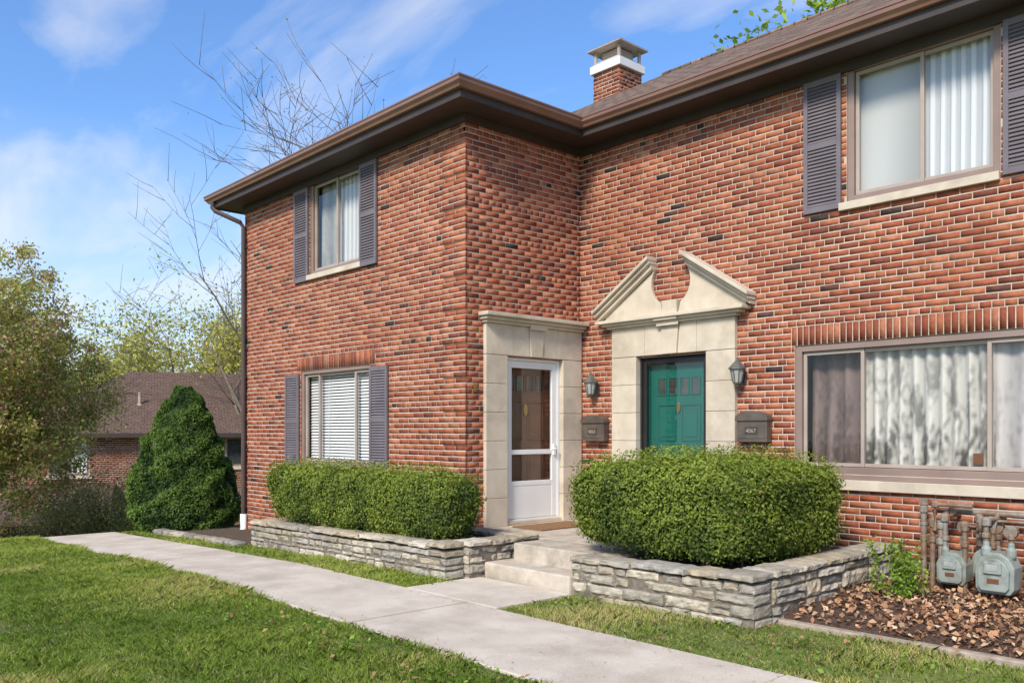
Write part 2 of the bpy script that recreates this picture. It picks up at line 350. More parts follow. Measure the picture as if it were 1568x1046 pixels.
# ---- windows
def rect_frame(mb,P,s0,s1,z0,z1,w,d0,d1,wb=None):
    wb=wb or w
    mb.box(P,s0,s0+w,d0,d1,z0,z1); mb.box(P,s1-w,s1,d0,d1,z0,z1)
    mb.box(P,s0+w,s1-w,d0,d1,z1-w,z1); mb.box(P,s0+w,s1-w,d0,d1,z0,z0+wb)
def curtain(name,P,s0,s1,z0,z1,d,amp,freq,parent,col=(.75,.74,.7),seed=0,sq=False,pat=0):
    r=np.random.default_rng(seed); n=int((s1-s0)/.006); nz=40 if pat else 14; ss=np.linspace(s0,s1,n); V=[];C=[]
    ph=np.cumsum(r.normal(freq,freq*.25,n))*(s1-s0)/n*6.283
    for j in range(nz+1):
        z=z0+(z1-z0)*j/nz
        for k,s in enumerate(ss):
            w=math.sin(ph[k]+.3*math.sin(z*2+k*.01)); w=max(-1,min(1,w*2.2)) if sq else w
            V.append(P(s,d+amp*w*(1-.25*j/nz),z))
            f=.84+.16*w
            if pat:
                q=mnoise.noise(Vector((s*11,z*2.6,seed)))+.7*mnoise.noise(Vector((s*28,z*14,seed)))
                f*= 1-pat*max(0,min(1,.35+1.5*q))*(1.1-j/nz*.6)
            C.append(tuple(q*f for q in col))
    m=n; idx=[]
    for j in range(nz):
        a=j*m+np.arange(m-1); idx.append(np.stack([a,a+1,a+m+1,a+m],1))
    return mesh_np(name,np.array(V),np.concatenate(idx).ravel(),4,M['curtain'],parent,col=np.array(C),smooth=True)
def room(name,P,s0,s1,z0,z1,parent,dd=1.2):
    mb=MB()
    mb.v=[P(s0,-.13,z0),P(s1,-.13,z0),P(s1,-.13,z1),P(s0,-.13,z1),P(s0,-dd,z0),P(s1,-dd,z0),P(s1,-dd,z1),P(s0,-dd,z1)]
    mb.f=[[4,5,6,7],[0,1,5,4],[1,2,6,5],[2,3,7,6],[3,0,4,7]]; return mb.done(name,M['room'],parent)
def glass(name,P,s0,s1,z0,z1,d,parent,mat='glass'):
    mb=MB(); mb.v=[P(s0,d,z0),P(s1,d,z0),P(s1,d,z1),P(s0,d,z1)]; mb.f=[[0,1,2,3]]; return mb.done(name,M[mat],parent)
def window(name,P,hole,muls,wf=.06):
    w=empty(name); w.parent=house
    s0,s1,z0,z1=hole
    mb=MB(); rect_frame(mb,P,s0-.005,s1+.005,z0-.005,z1+.005,wf,-.12,-.012,wf); mb.done('outer_frame',M['frame'],w,.004)
    a0,a1,b0,b1=s0+wf,s1-wf,z0+wf,z1-wf
    mb=MB(); ms=[a0]+[m for m in muls]+[a1]
    for i,(p,q) in enumerate(zip(ms[:-1],ms[1:])):
        dd=-.045 if i%2==0 else -.062
        rect_frame(mb,P,p-(.018 if i else 0),q+(.018 if i<len(ms)-2 else 0),b0,b1,.036,dd-.028,dd)
        glass('pane_%d'%(i+1),P,p+.01,q-.01,b0+.02,b1-.02,dd-.014,w)
    mb.done('sashes',M['frame2'],w,.003)
    room('room_behind',P,s0-.05,s1+.05,z0-.03,z1+.03,w)
    return w,(a0,a1,b0,b1,ms)
def sill(name,P,s0,s1,z0,z1,d=.05):
    mb=MB(); mb.box(P,s0,s1,-.11,d,z0,z1); mb.done(name,M['lime'],house,.006)
def shutter(name,P,s0,s1,z0,z1):
    e=empty(name); e.parent=house
    mb=MB(); st=.045; rr=.06; d0,d1=.014,.042; zm=z0+(z1-z0)*.5
    mb.box(P,s0,s0+st,d0,d1,z0,z1); mb.box(P,s1-st,s1,d0,d1,z0,z1)
    for (a,b) in ((z0,z0+rr),(zm-rr/2,zm+rr/2),(z1-rr,z1)): mb.box(P,s0+st,s1-st,d0,d1-.002,a,b)
    mb.box(P,s0+st,s1-st,.012,.016,z0+rr,z1-rr)
    for (a,b) in ((z0+rr,zm-rr/2),(zm+rr/2,z1-rr)):
        n=int((b-a)/.036); p=(b-a)/n
        for k in range(n):
            zz=a+k*p; i=len(mb.v)
            for s in (s0+st,s1-st):
                mb.v+=[P(s,.017,zz+p*.95),P(s,.020,zz+p),P(s,.038,zz+p*.22),P(s,.036,zz+p*.08)]
            mb.f+=[[i,i+1,i+5,i+4],[i+1,i+2,i+6,i+5],[i+2,i+3,i+7,i+6],[i+3,i,i+4,i+7],[i,i+1,i+2,i+3],[i+4,i+5,i+6,i+7]]
    mb.done('louvred_panel',M['shut'],e)
w,(a0,a1,b0,b1,ms)=window('wing_upper_window',PA,UA,[-10.91])
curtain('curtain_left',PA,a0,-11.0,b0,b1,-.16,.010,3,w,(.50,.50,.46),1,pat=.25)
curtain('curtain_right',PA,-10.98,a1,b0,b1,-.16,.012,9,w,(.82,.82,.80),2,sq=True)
sill('sill_wing_upper',PA,UA[0]-.05,UA[1]+.05,UA[2]-.075,UA[2])
shutter('shutter_a',PA,-12.05,-11.625,3.79,5.19); shutter('shutter_b',PA,-10.20,-9.78,3.79,5.19)
w,(a0,a1,b0,b1,ms)=window('wing_lower_window',PA,LA,[-11.42,-10.42])
mb=MB()
zz=b0
while zz<b1:
    i=len(mb.v)
    for s in (a0,a1): mb.v+=[PA(s,-.13,zz),PA(s,-.146,zz+.027),PA(s,-.146,zz+.030),PA(s,-.13,zz+.003)]
    mb.f+=[[i,i+1,i+5,i+4],[i+1,i+2,i+6,i+5],[i+2,i+3,i+7,i+6],[i+3,i,i+4,i+7]]
    zz+=.044
for s in (a0+.3,ms[1]+.15,ms[2]-.15,a1-.1): mb.box(PA,s-.006,s+.006,-.129,-.127,b0,b1)
mb.done('venetian_blind',M['white'],w)
sill('sill_wing_lower',PA,LA[0]-.06,LA[1]+.06,LA[2]-.085,LA[2])
shutter('shutter_c',PA,-12.33,-11.905,.96,2.40); shutter('shutter_d',PA,-9.945,-9.52,.96,2.40)
w,(a0,a1,b0,b1,ms)=window('main_upper_window',PC,UC,[-3.47],wf=.07)
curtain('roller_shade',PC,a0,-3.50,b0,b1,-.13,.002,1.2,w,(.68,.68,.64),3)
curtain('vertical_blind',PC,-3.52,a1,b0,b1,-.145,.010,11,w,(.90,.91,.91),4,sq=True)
sill('sill_main_upper',PC,UC[0]-.07,UC[1]-.0,UC[2]-.08,UC[2])
shutter('shutter_e',PC,-4.66,-4.25,3.82,5.20); shutter('shutter_f',PC,-2.73,-2.32,3.82,5.20)
w,(a0,a1,b0,b1,ms)=window('picture_window',PC,LC,[-4.06,-2.87],wf=.075)
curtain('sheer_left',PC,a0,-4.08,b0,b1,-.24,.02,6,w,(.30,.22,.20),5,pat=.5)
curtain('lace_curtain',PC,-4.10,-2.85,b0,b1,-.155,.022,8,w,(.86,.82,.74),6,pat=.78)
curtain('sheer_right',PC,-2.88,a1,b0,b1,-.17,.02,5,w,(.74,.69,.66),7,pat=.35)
mb=MB(); mb.box(PC,-3.02,-2.93,-.082,-.078,b0+.06,b0+.16); mb.done('window_sticker',M['wood'],w)
mb=MB(); mb.box(PC,LC[0]-.02,LC[1]+.02,-.1,.02,LC[2]-.055,LC[2]-.006); mb.done('window_subsill',M['frame'],w,.004)
sill('sill_main_lower',PC,LC[0]-.06,LC[1]+.06,LC[2]-.16,LC[2]-.056,.06)

# ---- door surrounds
def stack(mb,P,s0,s1,z0,z1,d0,d1,n):
    hgt=(z1-z0)/n
    for k in range(n):
        mb.box(P,s0,s1,d0,d1,z0+k*hgt+(.002 if k else 0),z0+(k+1)*hgt-.002)
PZ=.36
sr=empty('entry_surround_flat'); sr.parent=house
mb=MB()
stack(mb,PB,6.77,7.12,PZ,2.46,-.1,.055,6); stack(mb,PB,8.10,8.455,PZ,2.46,-.1,.055,6)
kc=7.61
mb.box(PB,6.77,7.22,-.1,.055,2.464,2.84); mb.prism(PB,[(7.223,2.464),(kc-.105,2.464),(kc-.135,2.84),(7.223,2.84)],-.1,.055)
mb.prism(PB,[(kc-.10,2.464),(kc+.10,2.464),(kc+.13,2.84),(kc-.13,2.84)],-.1,.072)
mb.prism(PB,[(kc+.105,2.464),(8.0,2.464),(8.0,2.84),(kc+.135,2.84)],-.1,.055); mb.box(PB,8.003,8.455,-.1,.055,2.464,2.84)
mb.done('jamb_stones',M['lime'],sr,.005)
mb=MB(); mb.box(PB,6.74,8.46,.009,.10,2.842,2.875); mb.box(PB,6.71,8.462,.009,.14,2.876,2.915); mb.box(PB,6.68,8.464,.009,.19,2.916,2.965)
mb.box(PB,kc-.15,kc+.15,.1,.115,2.80,2.874)
mb.done('cornice',M['lime'],sr,.008)
sr2=empty('entry_surround_pediment'); sr2.parent=house
c=PEDC; mb=MB()
stack(mb,PC,c-.93,c-.53,PZ,2.46,-.1,.06,6); stack(mb,PC,c+.51,c+.90,PZ,2.46,-.1,.06,6)
mb.box(PC,c-.93,c-.40,-.1,.06,2.464,2.83); mb.prism(PC,[(c-.397,2.464),(c-.105,2.464),(c-.135,2.83),(c-.397,2.83)],-.1,.06)
mb.prism(PC,[(c-.10,2.464),(c+.10,2.464),(c+.13,2.83),(c-.13,2.83)],-.1,.08)
mb.prism(PC,[(c+.105,2.464),(c+.38,2.464),(c+.38,2.83),(c+.135,2.83)],-.1,.06); mb.box(PC,c+.383,c+.90,-.1,.06,2.464,2.83)
mb.done('jamb_stones',M['lime'],sr2,.005)
mb=MB()
mb.box(PC,c-.97,c+.95,.009,.11,2.832,2.862); mb.box(PC,c-1.03,c+1.01,.009,.15,2.863,2.895); mb.box(PC,c-1.10,c+1.08,.009,.20,2.896,2.935)
mb.box(PC,c-.16,c+.16,.11,.13,2.80,2.861); mb.box(PC,c-.17,c+.17,.15,.175,2.8635,2.894)
sl=.66
for sg in (-1,1):
    pts=[(c+sg*1.05,2.937),(c+sg*1.03,2.937+.10*sl)]
    for t in range(0,10):
        an=math.radians(35-t*10.5); pts.append((c+sg*.29*math.cos(an), 3.33+.29*math.sin(an)))
    pts+= [(c+sg*.112,2.937)]
    mb.prism(PC,pts,.009,.06)
mb.box(PC,c-.108,c+.108,.009,.085,2.937,3.11)
mb.done('entablature',M['lime'],sr2,.005)
mb=MB()
for sg in (-1,1):
    for (t0,t1,d,ex) in ((-.012,.05,.12,0),(.052,.095,.17,.03),(.097,.145,.215,.06)):
        a=(c+sg*(1.13+ex*.3)); b=(c+sg*(.25-ex*.2))
        za=2.937; zb=za+(1.13-.25)*sl
        mb.prism(PC,[(a,za+max(t0,0)-ex*.1),(b,zb+t0),(b,zb+t1),(a,za+t1-ex*.2)],.0092,d)
mb.done('raking_cornice',M['lime'],sr2,.006)
# ---- door 1 storm door (white)
d1=empty('white_storm_door'); d1.parent=house
mb=MB(); rect_frame(mb,PB,7.122,8.098,PZ+.045,2.458,.045,-.09,-.01,.02); mb.done('frame',M['white'],d1,.003)
s0,s1,z0,z1=7.170,8.05,PZ+.07,2.41
mb=MB(); mb.box(PB,s0,s0+.085,-.06,-.02,z0,z1); mb.box(PB,s1-.085,s1,-.06,-.02,z0,z1); mb.box(PB,s0+.085,s1-.085,-.06,-.022,z1-.085,z1)
mb.box(PB,s0+.085,s1-.085,-.06,-.022,1.235,1.295); mb.box(PB,s0+.085,s1-.085,-.06,-.022,.84,.90); mb.box(PB,s0+.085,s1-.085,-.055,-.026,z0,.84)
mb.done('door_panel',M['white'],d1,.004)
glass('upper_glass',PB,s0+.08,s1-.08,1.29,z1-.08,-.042,d1,'dglass'); glass('lower_glass',PB,s0+.08,s1-.08,.895,1.24,-.042,d1,'dglass')
mb=MB(); mb.box(PB,s1-.07,s1-.03,-.02,.0,1.22,1.36); mb.tube([PB(s1-.05,.0,1.30),PB(s1-.05,.045,1.30),PB(s1-.16,.05,1.29)],.010,8); mb.done('handle',M['white'],d1,.003)
mb=MB(); mb.box(PB,7.12,8.10,-.2,.03,PZ+.002,PZ+.045); mb.done('threshold',M['lime'],d1,.004)
wd=empty('brown_panel_door'); wd.parent=house
def panel_door(P,s0,s1,z0,z1,d,mat,par,lites=4):
    mb=MB(); mb.box(P,s0,s1,d-.045,d,z0,z1)
    wdt=s1-s0; st=.11
    n=lites; pw=(wdt-2*st-(n-1)*.03)/n
    zt=z1-.17
    for (a,b,p,q) in ((s0+st,s0+wdt/2-.04,z0+1.0,zt-.33),(s0+wdt/2+.04,s1-st,z0+1.0,zt-.33),(s0+st,s0+wdt/2-.04,z0+.2,z0+.85),(s0+wdt/2+.04,s1-st,z0+.2,z0+.85)):
        rect_frame(mb,P,a,b,p,q,.018,d,d+.012); mb.box(P,a+.05,b-.05,d,d+.008,p+.05,q-.05)
    for k in range(n): rect_frame(mb,P,s0+st+k*(pw+.03),s0+st+k*(pw+.03)+pw,zt-.22,zt,.014,d,d+.014)
    mb.done('slab',mat,par,.003)
    mb=MB()
    for k in range(n): mb.box(P,s0+st+k*(pw+.03)+.014,s0+st+k*(pw+.03)+pw-.014,d,d+.003,zt-.206,zt-.014)
    mb.done('lites',M['lite'],par)
panel_door(PB,7.17,8.05,PZ+.05,2.42,-.16,M['wood'],wd,4)
mb=MB(); zc=1.80
mb.prism(PB,[(7.61+.035*math.cos(t*math.pi/8),zc+.08*math.sin(t*math.pi/8)) for t in range(16)],-.148,-.14); mb.done('brass_knocker',M['brass'],wd,.003)
mb=MB(); mb.lathe(PB(7.26,-.12,1.3),[(.0,-.03),(.03,-.02),(.035,0),(.03,.02),(0,.03)],12); mb.done('knob',M['brass'],wd,smooth=True)
mb=MB(); mb.box(PB,7.05,8.15,-.9,-.21,PZ,2.5); mb.done('recess_back',M['room'],wd)
mb=MB(); rect_frame(mb,PB,7.09,8.13,PZ+.0,2.47,.07,-.2,-.1,.045); mb.done('jamb',M['wood'],wd)
# ---- door 2 green door w/ black storm frame
g=empty('green_panel_door'); g.parent=house
panel_door(PC,c-.44,c+.42,PZ+.05,2.36,-.13,M['green'],g,4)
mb=MB(); rect_frame(mb,PC,c-.54,c+.52,PZ,2.47,.10,-.22,-.10,.05); mb.done('jamb',M['green'],g)
mb=MB(); rect_frame(mb,PC,c-.525,c+.505,PZ+.03,2.458,.03,-.09,-.02,.03); rect_frame(mb,PC,c-.49,c+.47,PZ+.07,2.42,.055,-.07,-.035,.1); mb.done('storm_frame',M['black'],g,.003)
glass('storm_glass',PC,c-.44,c+.42,PZ+.15,2.37,-.05,g,'dglass')
mb=MB(); mb.prism(PC,[(c-.01+.03*math.cos(t*math.pi/8),1.82+.065*math.sin(t*math.pi/8)) for t in range(16)],-.117,-.11); mb.lathe(PC(c-.36,-.10,1.32),[(0,-.03),(.03,-.02),(.035,0),(.03,.02),(0,.03)],12); mb.done('brass_knocker',M['brass'],g,.002)
mb=MB(); mb.box(PC,c-.6,c+.6,-.9,-.22,PZ,2.55); mb.done('recess_back',M['room'],g)
mb=MB(); mb.box(PC,c-.525,c+.505,-.2,.05,PZ+.002,PZ+.045); mb.done('threshold',M['lime'],g,.004)

# ---- mailboxes, lanterns
def mailbox(s,z,num):
    e=empty('mailbox')
    w=.19; mb=MB(); mb.box(PC,s-w,s+w,.012,.115,z,z+.24)
    n=10
    hood=[(s-w-.012,z+.235)]+[(s-(w+.012)*math.cos(math.pi*k/n),z+.255+.085*math.sin(math.pi*k/n)**.8 ) for k in range(n+1)]+[(s+w+.012,z+.235)]
    mb.prism(PC,hood,.012,.135)
    mb.box(PC,s-w+.03,s+w-.03,.115,.122,z+.04,z+.20)
    for q in (-.08,.08): mb.tube([PC(s+q,.05,z+.005),PC(s+q,.05,z-.03),PC(s+q,.09,z-.045),PC(s+q,.12,z-.03)],.006,6)
    mb.done('box_body',M['mail'],e,.006)
    mb=MB(); mb.box(PC,s-.08,s+.08,.122,.126,z+.085,z+.165); mb.done('number_plate',M['plate'],e)
    cu=bpy.data.curves.new('number','FONT'); cu.body=num; cu.size=.065; cu.align_x='CENTER'; cu.extrude=.001
    t=bpy.data.objects.new('number',cu); t.data.materials.append(M['frame2']); t.location=PC(s,.1285,z+.102); t.rotation_euler=(math.pi/2,0,0); link(t,e)
def lantern(s,z):
    e=empty('wall_lantern'); mb=MB()
    mb.prism(PC,[(s+.05*math.cos(k*math.pi/8),z+.10*math.sin(k*math.pi/8)-.02) for k in range(16)],.01,.03)
    x,y,_=PC(s,.13,0)
    mb.tube([PC(s,.03,z-.06),PC(s,.09,z-.14),PC(s,.13,z-.13)],.011,8)
    mb.lathe((x,y,z),[(.0,.20),(.012,.19),(.012,.165),(.03,.15),(.085,.09),(.10,.075),(.10,.062),(.08,.062)],8)
    mb.lathe((x,y,z),[(.0,-.135),(.02,-.13),(.025,-.115),(.045,-.10),(.05,-.085),(.0,-.08)],8)
    for k in range(8):
        a=2*math.pi*k/8; mb.tube([(x+.048*math.cos(a),y+.048*math.sin(a),z-.09),(x+.082*math.cos(a),y+.082*math.sin(a),z+.065)],.005,5)
    mb.done('metal_body',M['lampmetal'],e)
    mb=MB(); mb.lathe((x,y,z),[(.043,-.085),(.076,.062)],8); mb.done('glass_panels',M['lampglass'],e)
mailbox(-7.60,1.40,'4065'); mailbox(-5.24,1.41,'4067')
lantern(-7.62,2.10); lantern(-5.41,2.16)
mb=MB(); mb.box(PB,6.60,6.645,.008,.03,2.0,2.09); mb.done('door_bell',M['brass'],house,.004)

# ------------------------------------------------------------------ ground
def grid(name,xs,ys,zf,mat,parent=None,smooth=True):
    X,Y=np.meshgrid(xs,ys); V=np.stack([X.ravel(),Y.ravel(),zf(X.ravel(),Y.ravel())],1); nx=len(xs)
    idx=[]
    for j in range(len(ys)-1):
        a=j*nx+np.arange(nx-1); idx.append(np.stack([a,a+1,a+nx+1,a+nx],1))
    return mesh_np(name,V,np.concatenate(idx).ravel(),4,mat,parent,smooth=smooth)
xs=np.concatenate([np.linspace(-600,-60,20),np.linspace(-55,-31,12),np.linspace(-30,4,69),np.linspace(8,40,8),np.linspace(60,600,20)])
ys=np.concatenate([np.linspace(-600,-40,15),np.linspace(-30,25,56),np.linspace(30,600,20)])
grid('ground',xs,ys,lambda x,y:gz(x),M['ground'])
sw=MB(); XS=[-24,-22.5,-21,-19.5,-18,-16.5,-15.2,-13.7,-12.2,-10.6,-9.0,-7.45,-5.9,-4.35,-2.8,-1.25,.3,1.85,3.4,5]
def slab(mb,x0,x1,y0,y1,top=.022):
    g=.007; x0+=g;x1-=g;y0+=g;y1-=g
    i=len(mb.v); z0=float(gz(x0)); z1=float(gz(x1))
    mb.v+=[(x0,y0,z0-.15),(x1,y0,z1-.15),(x1,y1,z1-.15),(x0,y1,z0-.15),(x0,y0,z0+top),(x1,y0,z1+top),(x1,y1,z1+top),(x0,y1,z0+top)]
    mb.f+=[[i,i+3,i+2,i+1],[i+4,i+5,i+6,i+7],[i,i+1,i+5,i+4],[i+1,i+2,i+6,i+5],[i+2,i+3,i+7,i+6],[i+3,i,i+4,i+7]]
for k,(a,b) in enumerate(zip(XS[:-1],XS[1:])): slab(sw,a,b,3.62,4.86,.022+.003*((k*7)%3-1))
slab(sw,-6.85,-5.52,4.86,5.78,.024)
sw.done('sidewalk',M['conc'],None,.006)
st=empty('entry_steps')
mb=MB(); mb.box(W,-6.78,-5.56,5.80,6.20,-.1,.18); mb.done('lower_step',M['step'],st,.018)
mb=MB(); mb.box(W,-6.68,-5.60,6.12,6.62,-.1,.358); mb.box(W,-7.92,-5.60,6.62,8.47,-.1,.36); mb.done('porch_slab',M['step'],st,.014)
mb=MB(); mb.box(W,-7.72,-7.2,7.05,8.0,.362,.378); mb.done('doormat',M['mat'],None,.005)

# ------------------------------------------------------------------ stone walls
SP=np.array([(.46,.40,.31),(.40,.36,.29),(.53,.465,.365),(.35,.315,.26),(.50,.42,.30),(.42,.385,.335),(.56,.50,.41),(.39,.33,.25)])
def stone_block(V,F,C,cx,cy,cz,L,D,H,ang,r):
    nx,ny,nz_=max(3,int(L/.035)),4,4
    n0=len(V); seed=r.random()*100
    pts={}
    ca,sa=math.cos(ang),math.sin(ang)
    def vid(i,j,k):
        key=(i,j,k)
        if key in pts: return pts[key]
        x=(i/nx-.5);y=(j/ny-.5);z=(k/nz_-.5)
        p=np.array([x*L,y*D,z*H])
        e=[abs(x)*2,abs(y)*2,abs(z)*2]; cnt=sum(q>.99 for q in e)
        if cnt>=2: p*=np.array([1-.008/L*2*(e[0]>.99),1-.014/D*2*(e[1]>.99),1-.008/H*2*(e[2]>.99)])
        nn=mnoise.noise_vector(Vector((p[0]*10+seed,p[1]*10+seed*.7,p[2]*14)))+.6*mnoise.noise_vector(Vector((p[0]*25+seed,p[1]*25,p[2]*30)))
        p=p+np.array([nn.x*.011,nn.y*.021,nn.z*.007])
        V.append((cx+p[0]*ca-p[1]*sa,cy+p[0]*sa+p[1]*ca,cz+p[2])); pts[key]=len(V)-1; return len(V)-1
    for i in range(nx):
        for k in range(nz_):
            F.append([vid(i,0,k),vid(i+1,0,k),vid(i+1,0,k+1),vid(i,0,k+1)]); F.append([vid(i,ny,k),vid(i,ny,k+1),vid(i+1,ny,k+1),vid(i+1,ny,k)])
    for j in range(ny):
        for k in range(nz_):
            F.append([vid(0,j,k),vid(0,j,k+1),vid(0,j+1,k+1),vid(0,j+1,k)]); F.append([vid(nx,j,k),vid(nx,j+1,k),vid(nx,j+1,k+1),vid(nx,j,k+1)])
    for i in range(nx):
        for j in range(ny):
            F.append([vid(i,j,nz_),vid(i+1,j,nz_),vid(i+1,j+1,nz_),vid(i,j+1,nz_)]); F.append([vid(i,j,0),vid(i,j+1,0),vid(i+1,j+1,0),vid(i+1,j,0)])
    cc=SP[r.integers(len(SP))]*r.uniform(.8,1.08); C+= [tuple(cc)]*(len(V)-n0)
def stone_wall(segs,ztops,zb,seed,parent):
    r=np.random.default_rng(seed); V=[];F=[];C=[]; core=MB()
    for (p,q),(zt0,zt1) in zip(segs,ztops):
        p=np.array(p);q=np.array(q); T=np.linalg.norm(q-p); dr=(q-p)/T; ang=math.atan2(dr[1],dr[0]); nrm=np.array([-dr[1],dr[0]])
        Pc=lambda a,b,cc,p=p,dr=dr,nrm=nrm:(p[0]+dr[0]*a+nrm[0]*b,p[1]+dr[1]*a+nrm[1]*b,cc)
        core.box(Pc,.02,T-.02,-.118,.118,zb-.3,min(zt0,zt1)-.06)
        z=zb-.04
        H=min(zt0,zt1)-z-.065; n=4; hs=r.uniform(.6,1.5,n); hs*=H/hs.sum()
        for hh in hs:
            a=-r.uniform(0,.2)
            while a<T:
                L=r.uniform(.13,.50); a0=max(a,0); a1=min(a+L,T)
                if T-a1<.09: a1=T
                if a1-a0>.05:
                    m=(a0+a1)/2; zz=zt0+(zt1-zt0)*m/T-min(zt0,zt1)
                    c0=p+dr*m+nrm*r.normal(0,.009)
                    if hh>.095 and r.random()<.35:
                        for q2 in (.27,.73): stone_block(V,F,C,c0[0],c0[1],z+hh*q2+zz*.8,a1-a0-.006,.27+r.normal(0,.008),hh*.48-.004,ang+r.normal(0,.008),r)
                    else: stone_block(V,F,C,c0[0],c0[1],z+hh/2+zz*.8+r.normal(0,.004),a1-a0-.006,.27+r.normal(0,.010),hh-.004,ang+r.normal(0,.010),r)
                a=a1 if a1>a else a+L
                if a1>=T: break
            z+=hh
        a=0
        while a<T-.02:
            L=r.uniform(.25,.6); a1=min(a+L,T)
            if T-a1<.14: a1=T
            m=(a+a1)/2; zt=zt0+(zt1-zt0)*m/T; c0=p+dr*m
            stone_block(V,F,C,c0[0],c0[1],zt-.033+r.normal(0,.006),a1-a-.006,.31+r.normal(0,.012),.062,ang+r.normal(0,.014),r)
            a=a1
    me=bpy.data.meshes.new('stones'); me.from_pydata(V,[],F); me.materials.append(M['stone'])
    at=me.attributes.new('col','FLOAT_COLOR','POINT'); c4=np.ones((len(V),4),dtype=np.float32); c4[:,:3]=np.array(C); at.data.foreach_set('color',c4.ravel())
    link(bpy.data.objects.new('stones',me),parent); core.done('shaded_mortar_core',M['joint'],parent)
pl=empty('stone_planter_wall')
stone_wall([((-11.2,5.48),(-6.86,5.48)),((-6.92,5.60),(-6.92,6.38)),((-11.12,5.6),(-11.12,6.4)),((-7.85,6.50),(-6.80,6.50))],[(.30,.40),(.40,.405),(.30,.31),(.405,.40)],-.02,31,pl)
pr_=empty('stone_planter_wall')
stone_wall([((-5.60,5.98),(-3.63,5.98)),((-3.77,6.12),(-3.77,8.45)),((-5.47,6.12),(-5.47,8.42))],[(.37,.42),(.42,.44),(.37,.38)],.0,32,pr_)
mb=MB(); mb.box(W,-11.0,-7.05,5.58,6.48,-.2,.27); mb.box(W,-7.92,-7.052,6.482,6.5,-.2,.268); mb.done('planter_soil',M['soil'],pl)
mb=MB(); mb.box(W,-5.4,-3.85,6.1,8.47,-.1,.33); mb.done('planter_soil',M['soil'],pr_)
V=[];F=[];C=[]; r=np.random.default_rng(5)
x=-14.6
while x<-11.4:
    L=r.uniform(.25,.5); stone_block(V,F,C,x+L/2,5.25+.08*(x+11.4)/-3,float(gz(x))+.03,L-.02,.2,.10,r.normal(0,.05),r); x+=L
me=bpy.data.meshes.new('stone_edging'); me.from_pydata(V,[],F); me.materials.append(M['stone']); at=me.attributes.new('col','FLOAT_COLOR','POINT'); c4=np.ones((len(V),4),dtype=np.float32); c4[:,:3]=np.array(C)*.8; at.data.foreach_set('color',c4.ravel())
link(bpy.data.objects.new('stone_edging',me))
bx=np.linspace(-3.65,3,90); by=np.linspace(6.24,8.47,34)
def bz(x,y):
    p=np.stack([x,y,0*x],1); e=np.clip((y-6.24)/.3,0,1)
    return .03+.07*e+.02*sn(p,6,3)*e+.01*sn(p,25,4)
grid('mulch_bed',bx,by,bz,M['mulch'])
gx=np.linspace(-15.5,-11.3,50); gy=np.linspace(5.3,6.48,16)
grid('side_bed_soil',gx,gy,lambda x,y:gz(x)+.03+.015*sn(np.stack([x,y,0*x],1),8,9),M['soil'])
mb=MB(); 
x=-3.62
r=np.random.default_rng(8)
while x<3:
    L=r.uniform(.9,1.3); j=r.normal(0,.006)
    mb.box(W,x,x+L-.01,6.16+j,6.24+j,-.05,.05+r.normal(0,.006)); x+=L
mb.done('timber_edging',mat_noise('weathered_timber',(.28,.22,.16),(.45,.38,.30),scale=14,rough=.95,bump=.6,bscale=60),None,.012)

# ------------------------------------------------------------------ leaves builder
def rhomb(cen,nrm,ln,wd,col,name,mat,parent=None,fold=.0):
    n=len(cen); nrm=nrm/np.linalg.norm(nrm,axis=1)[:,None]
    a=rng.normal(size=(n,3)); a-= (a*nrm).sum(1)[:,None]*nrm; a/=np.linalg.norm(a,axis=1)[:,None]; b=np.cross(nrm,a)
    ln=np.broadcast_to(ln,(n,))[:,None]; wd=np.broadcast_to(wd,(n,))[:,None]
    V=np.empty((n,4,3)); V[:,0]=cen-a*ln; V[:,1]=cen+b*wd+nrm*ln*fold; V[:,2]=cen+a*ln; V[:,3]=cen-b*wd+nrm*ln*fold
    C=np.repeat(col[:,None,:],4,1)
    return mesh_np(name,V.reshape(-1,3),np.arange(n*4),4,mat,parent,col=C.reshape(-1,3))
def lerp(a,b,t): return np.array(a)[None,:]*(1-t[:,None])+np.array(b)[None,:]*t[:,None]
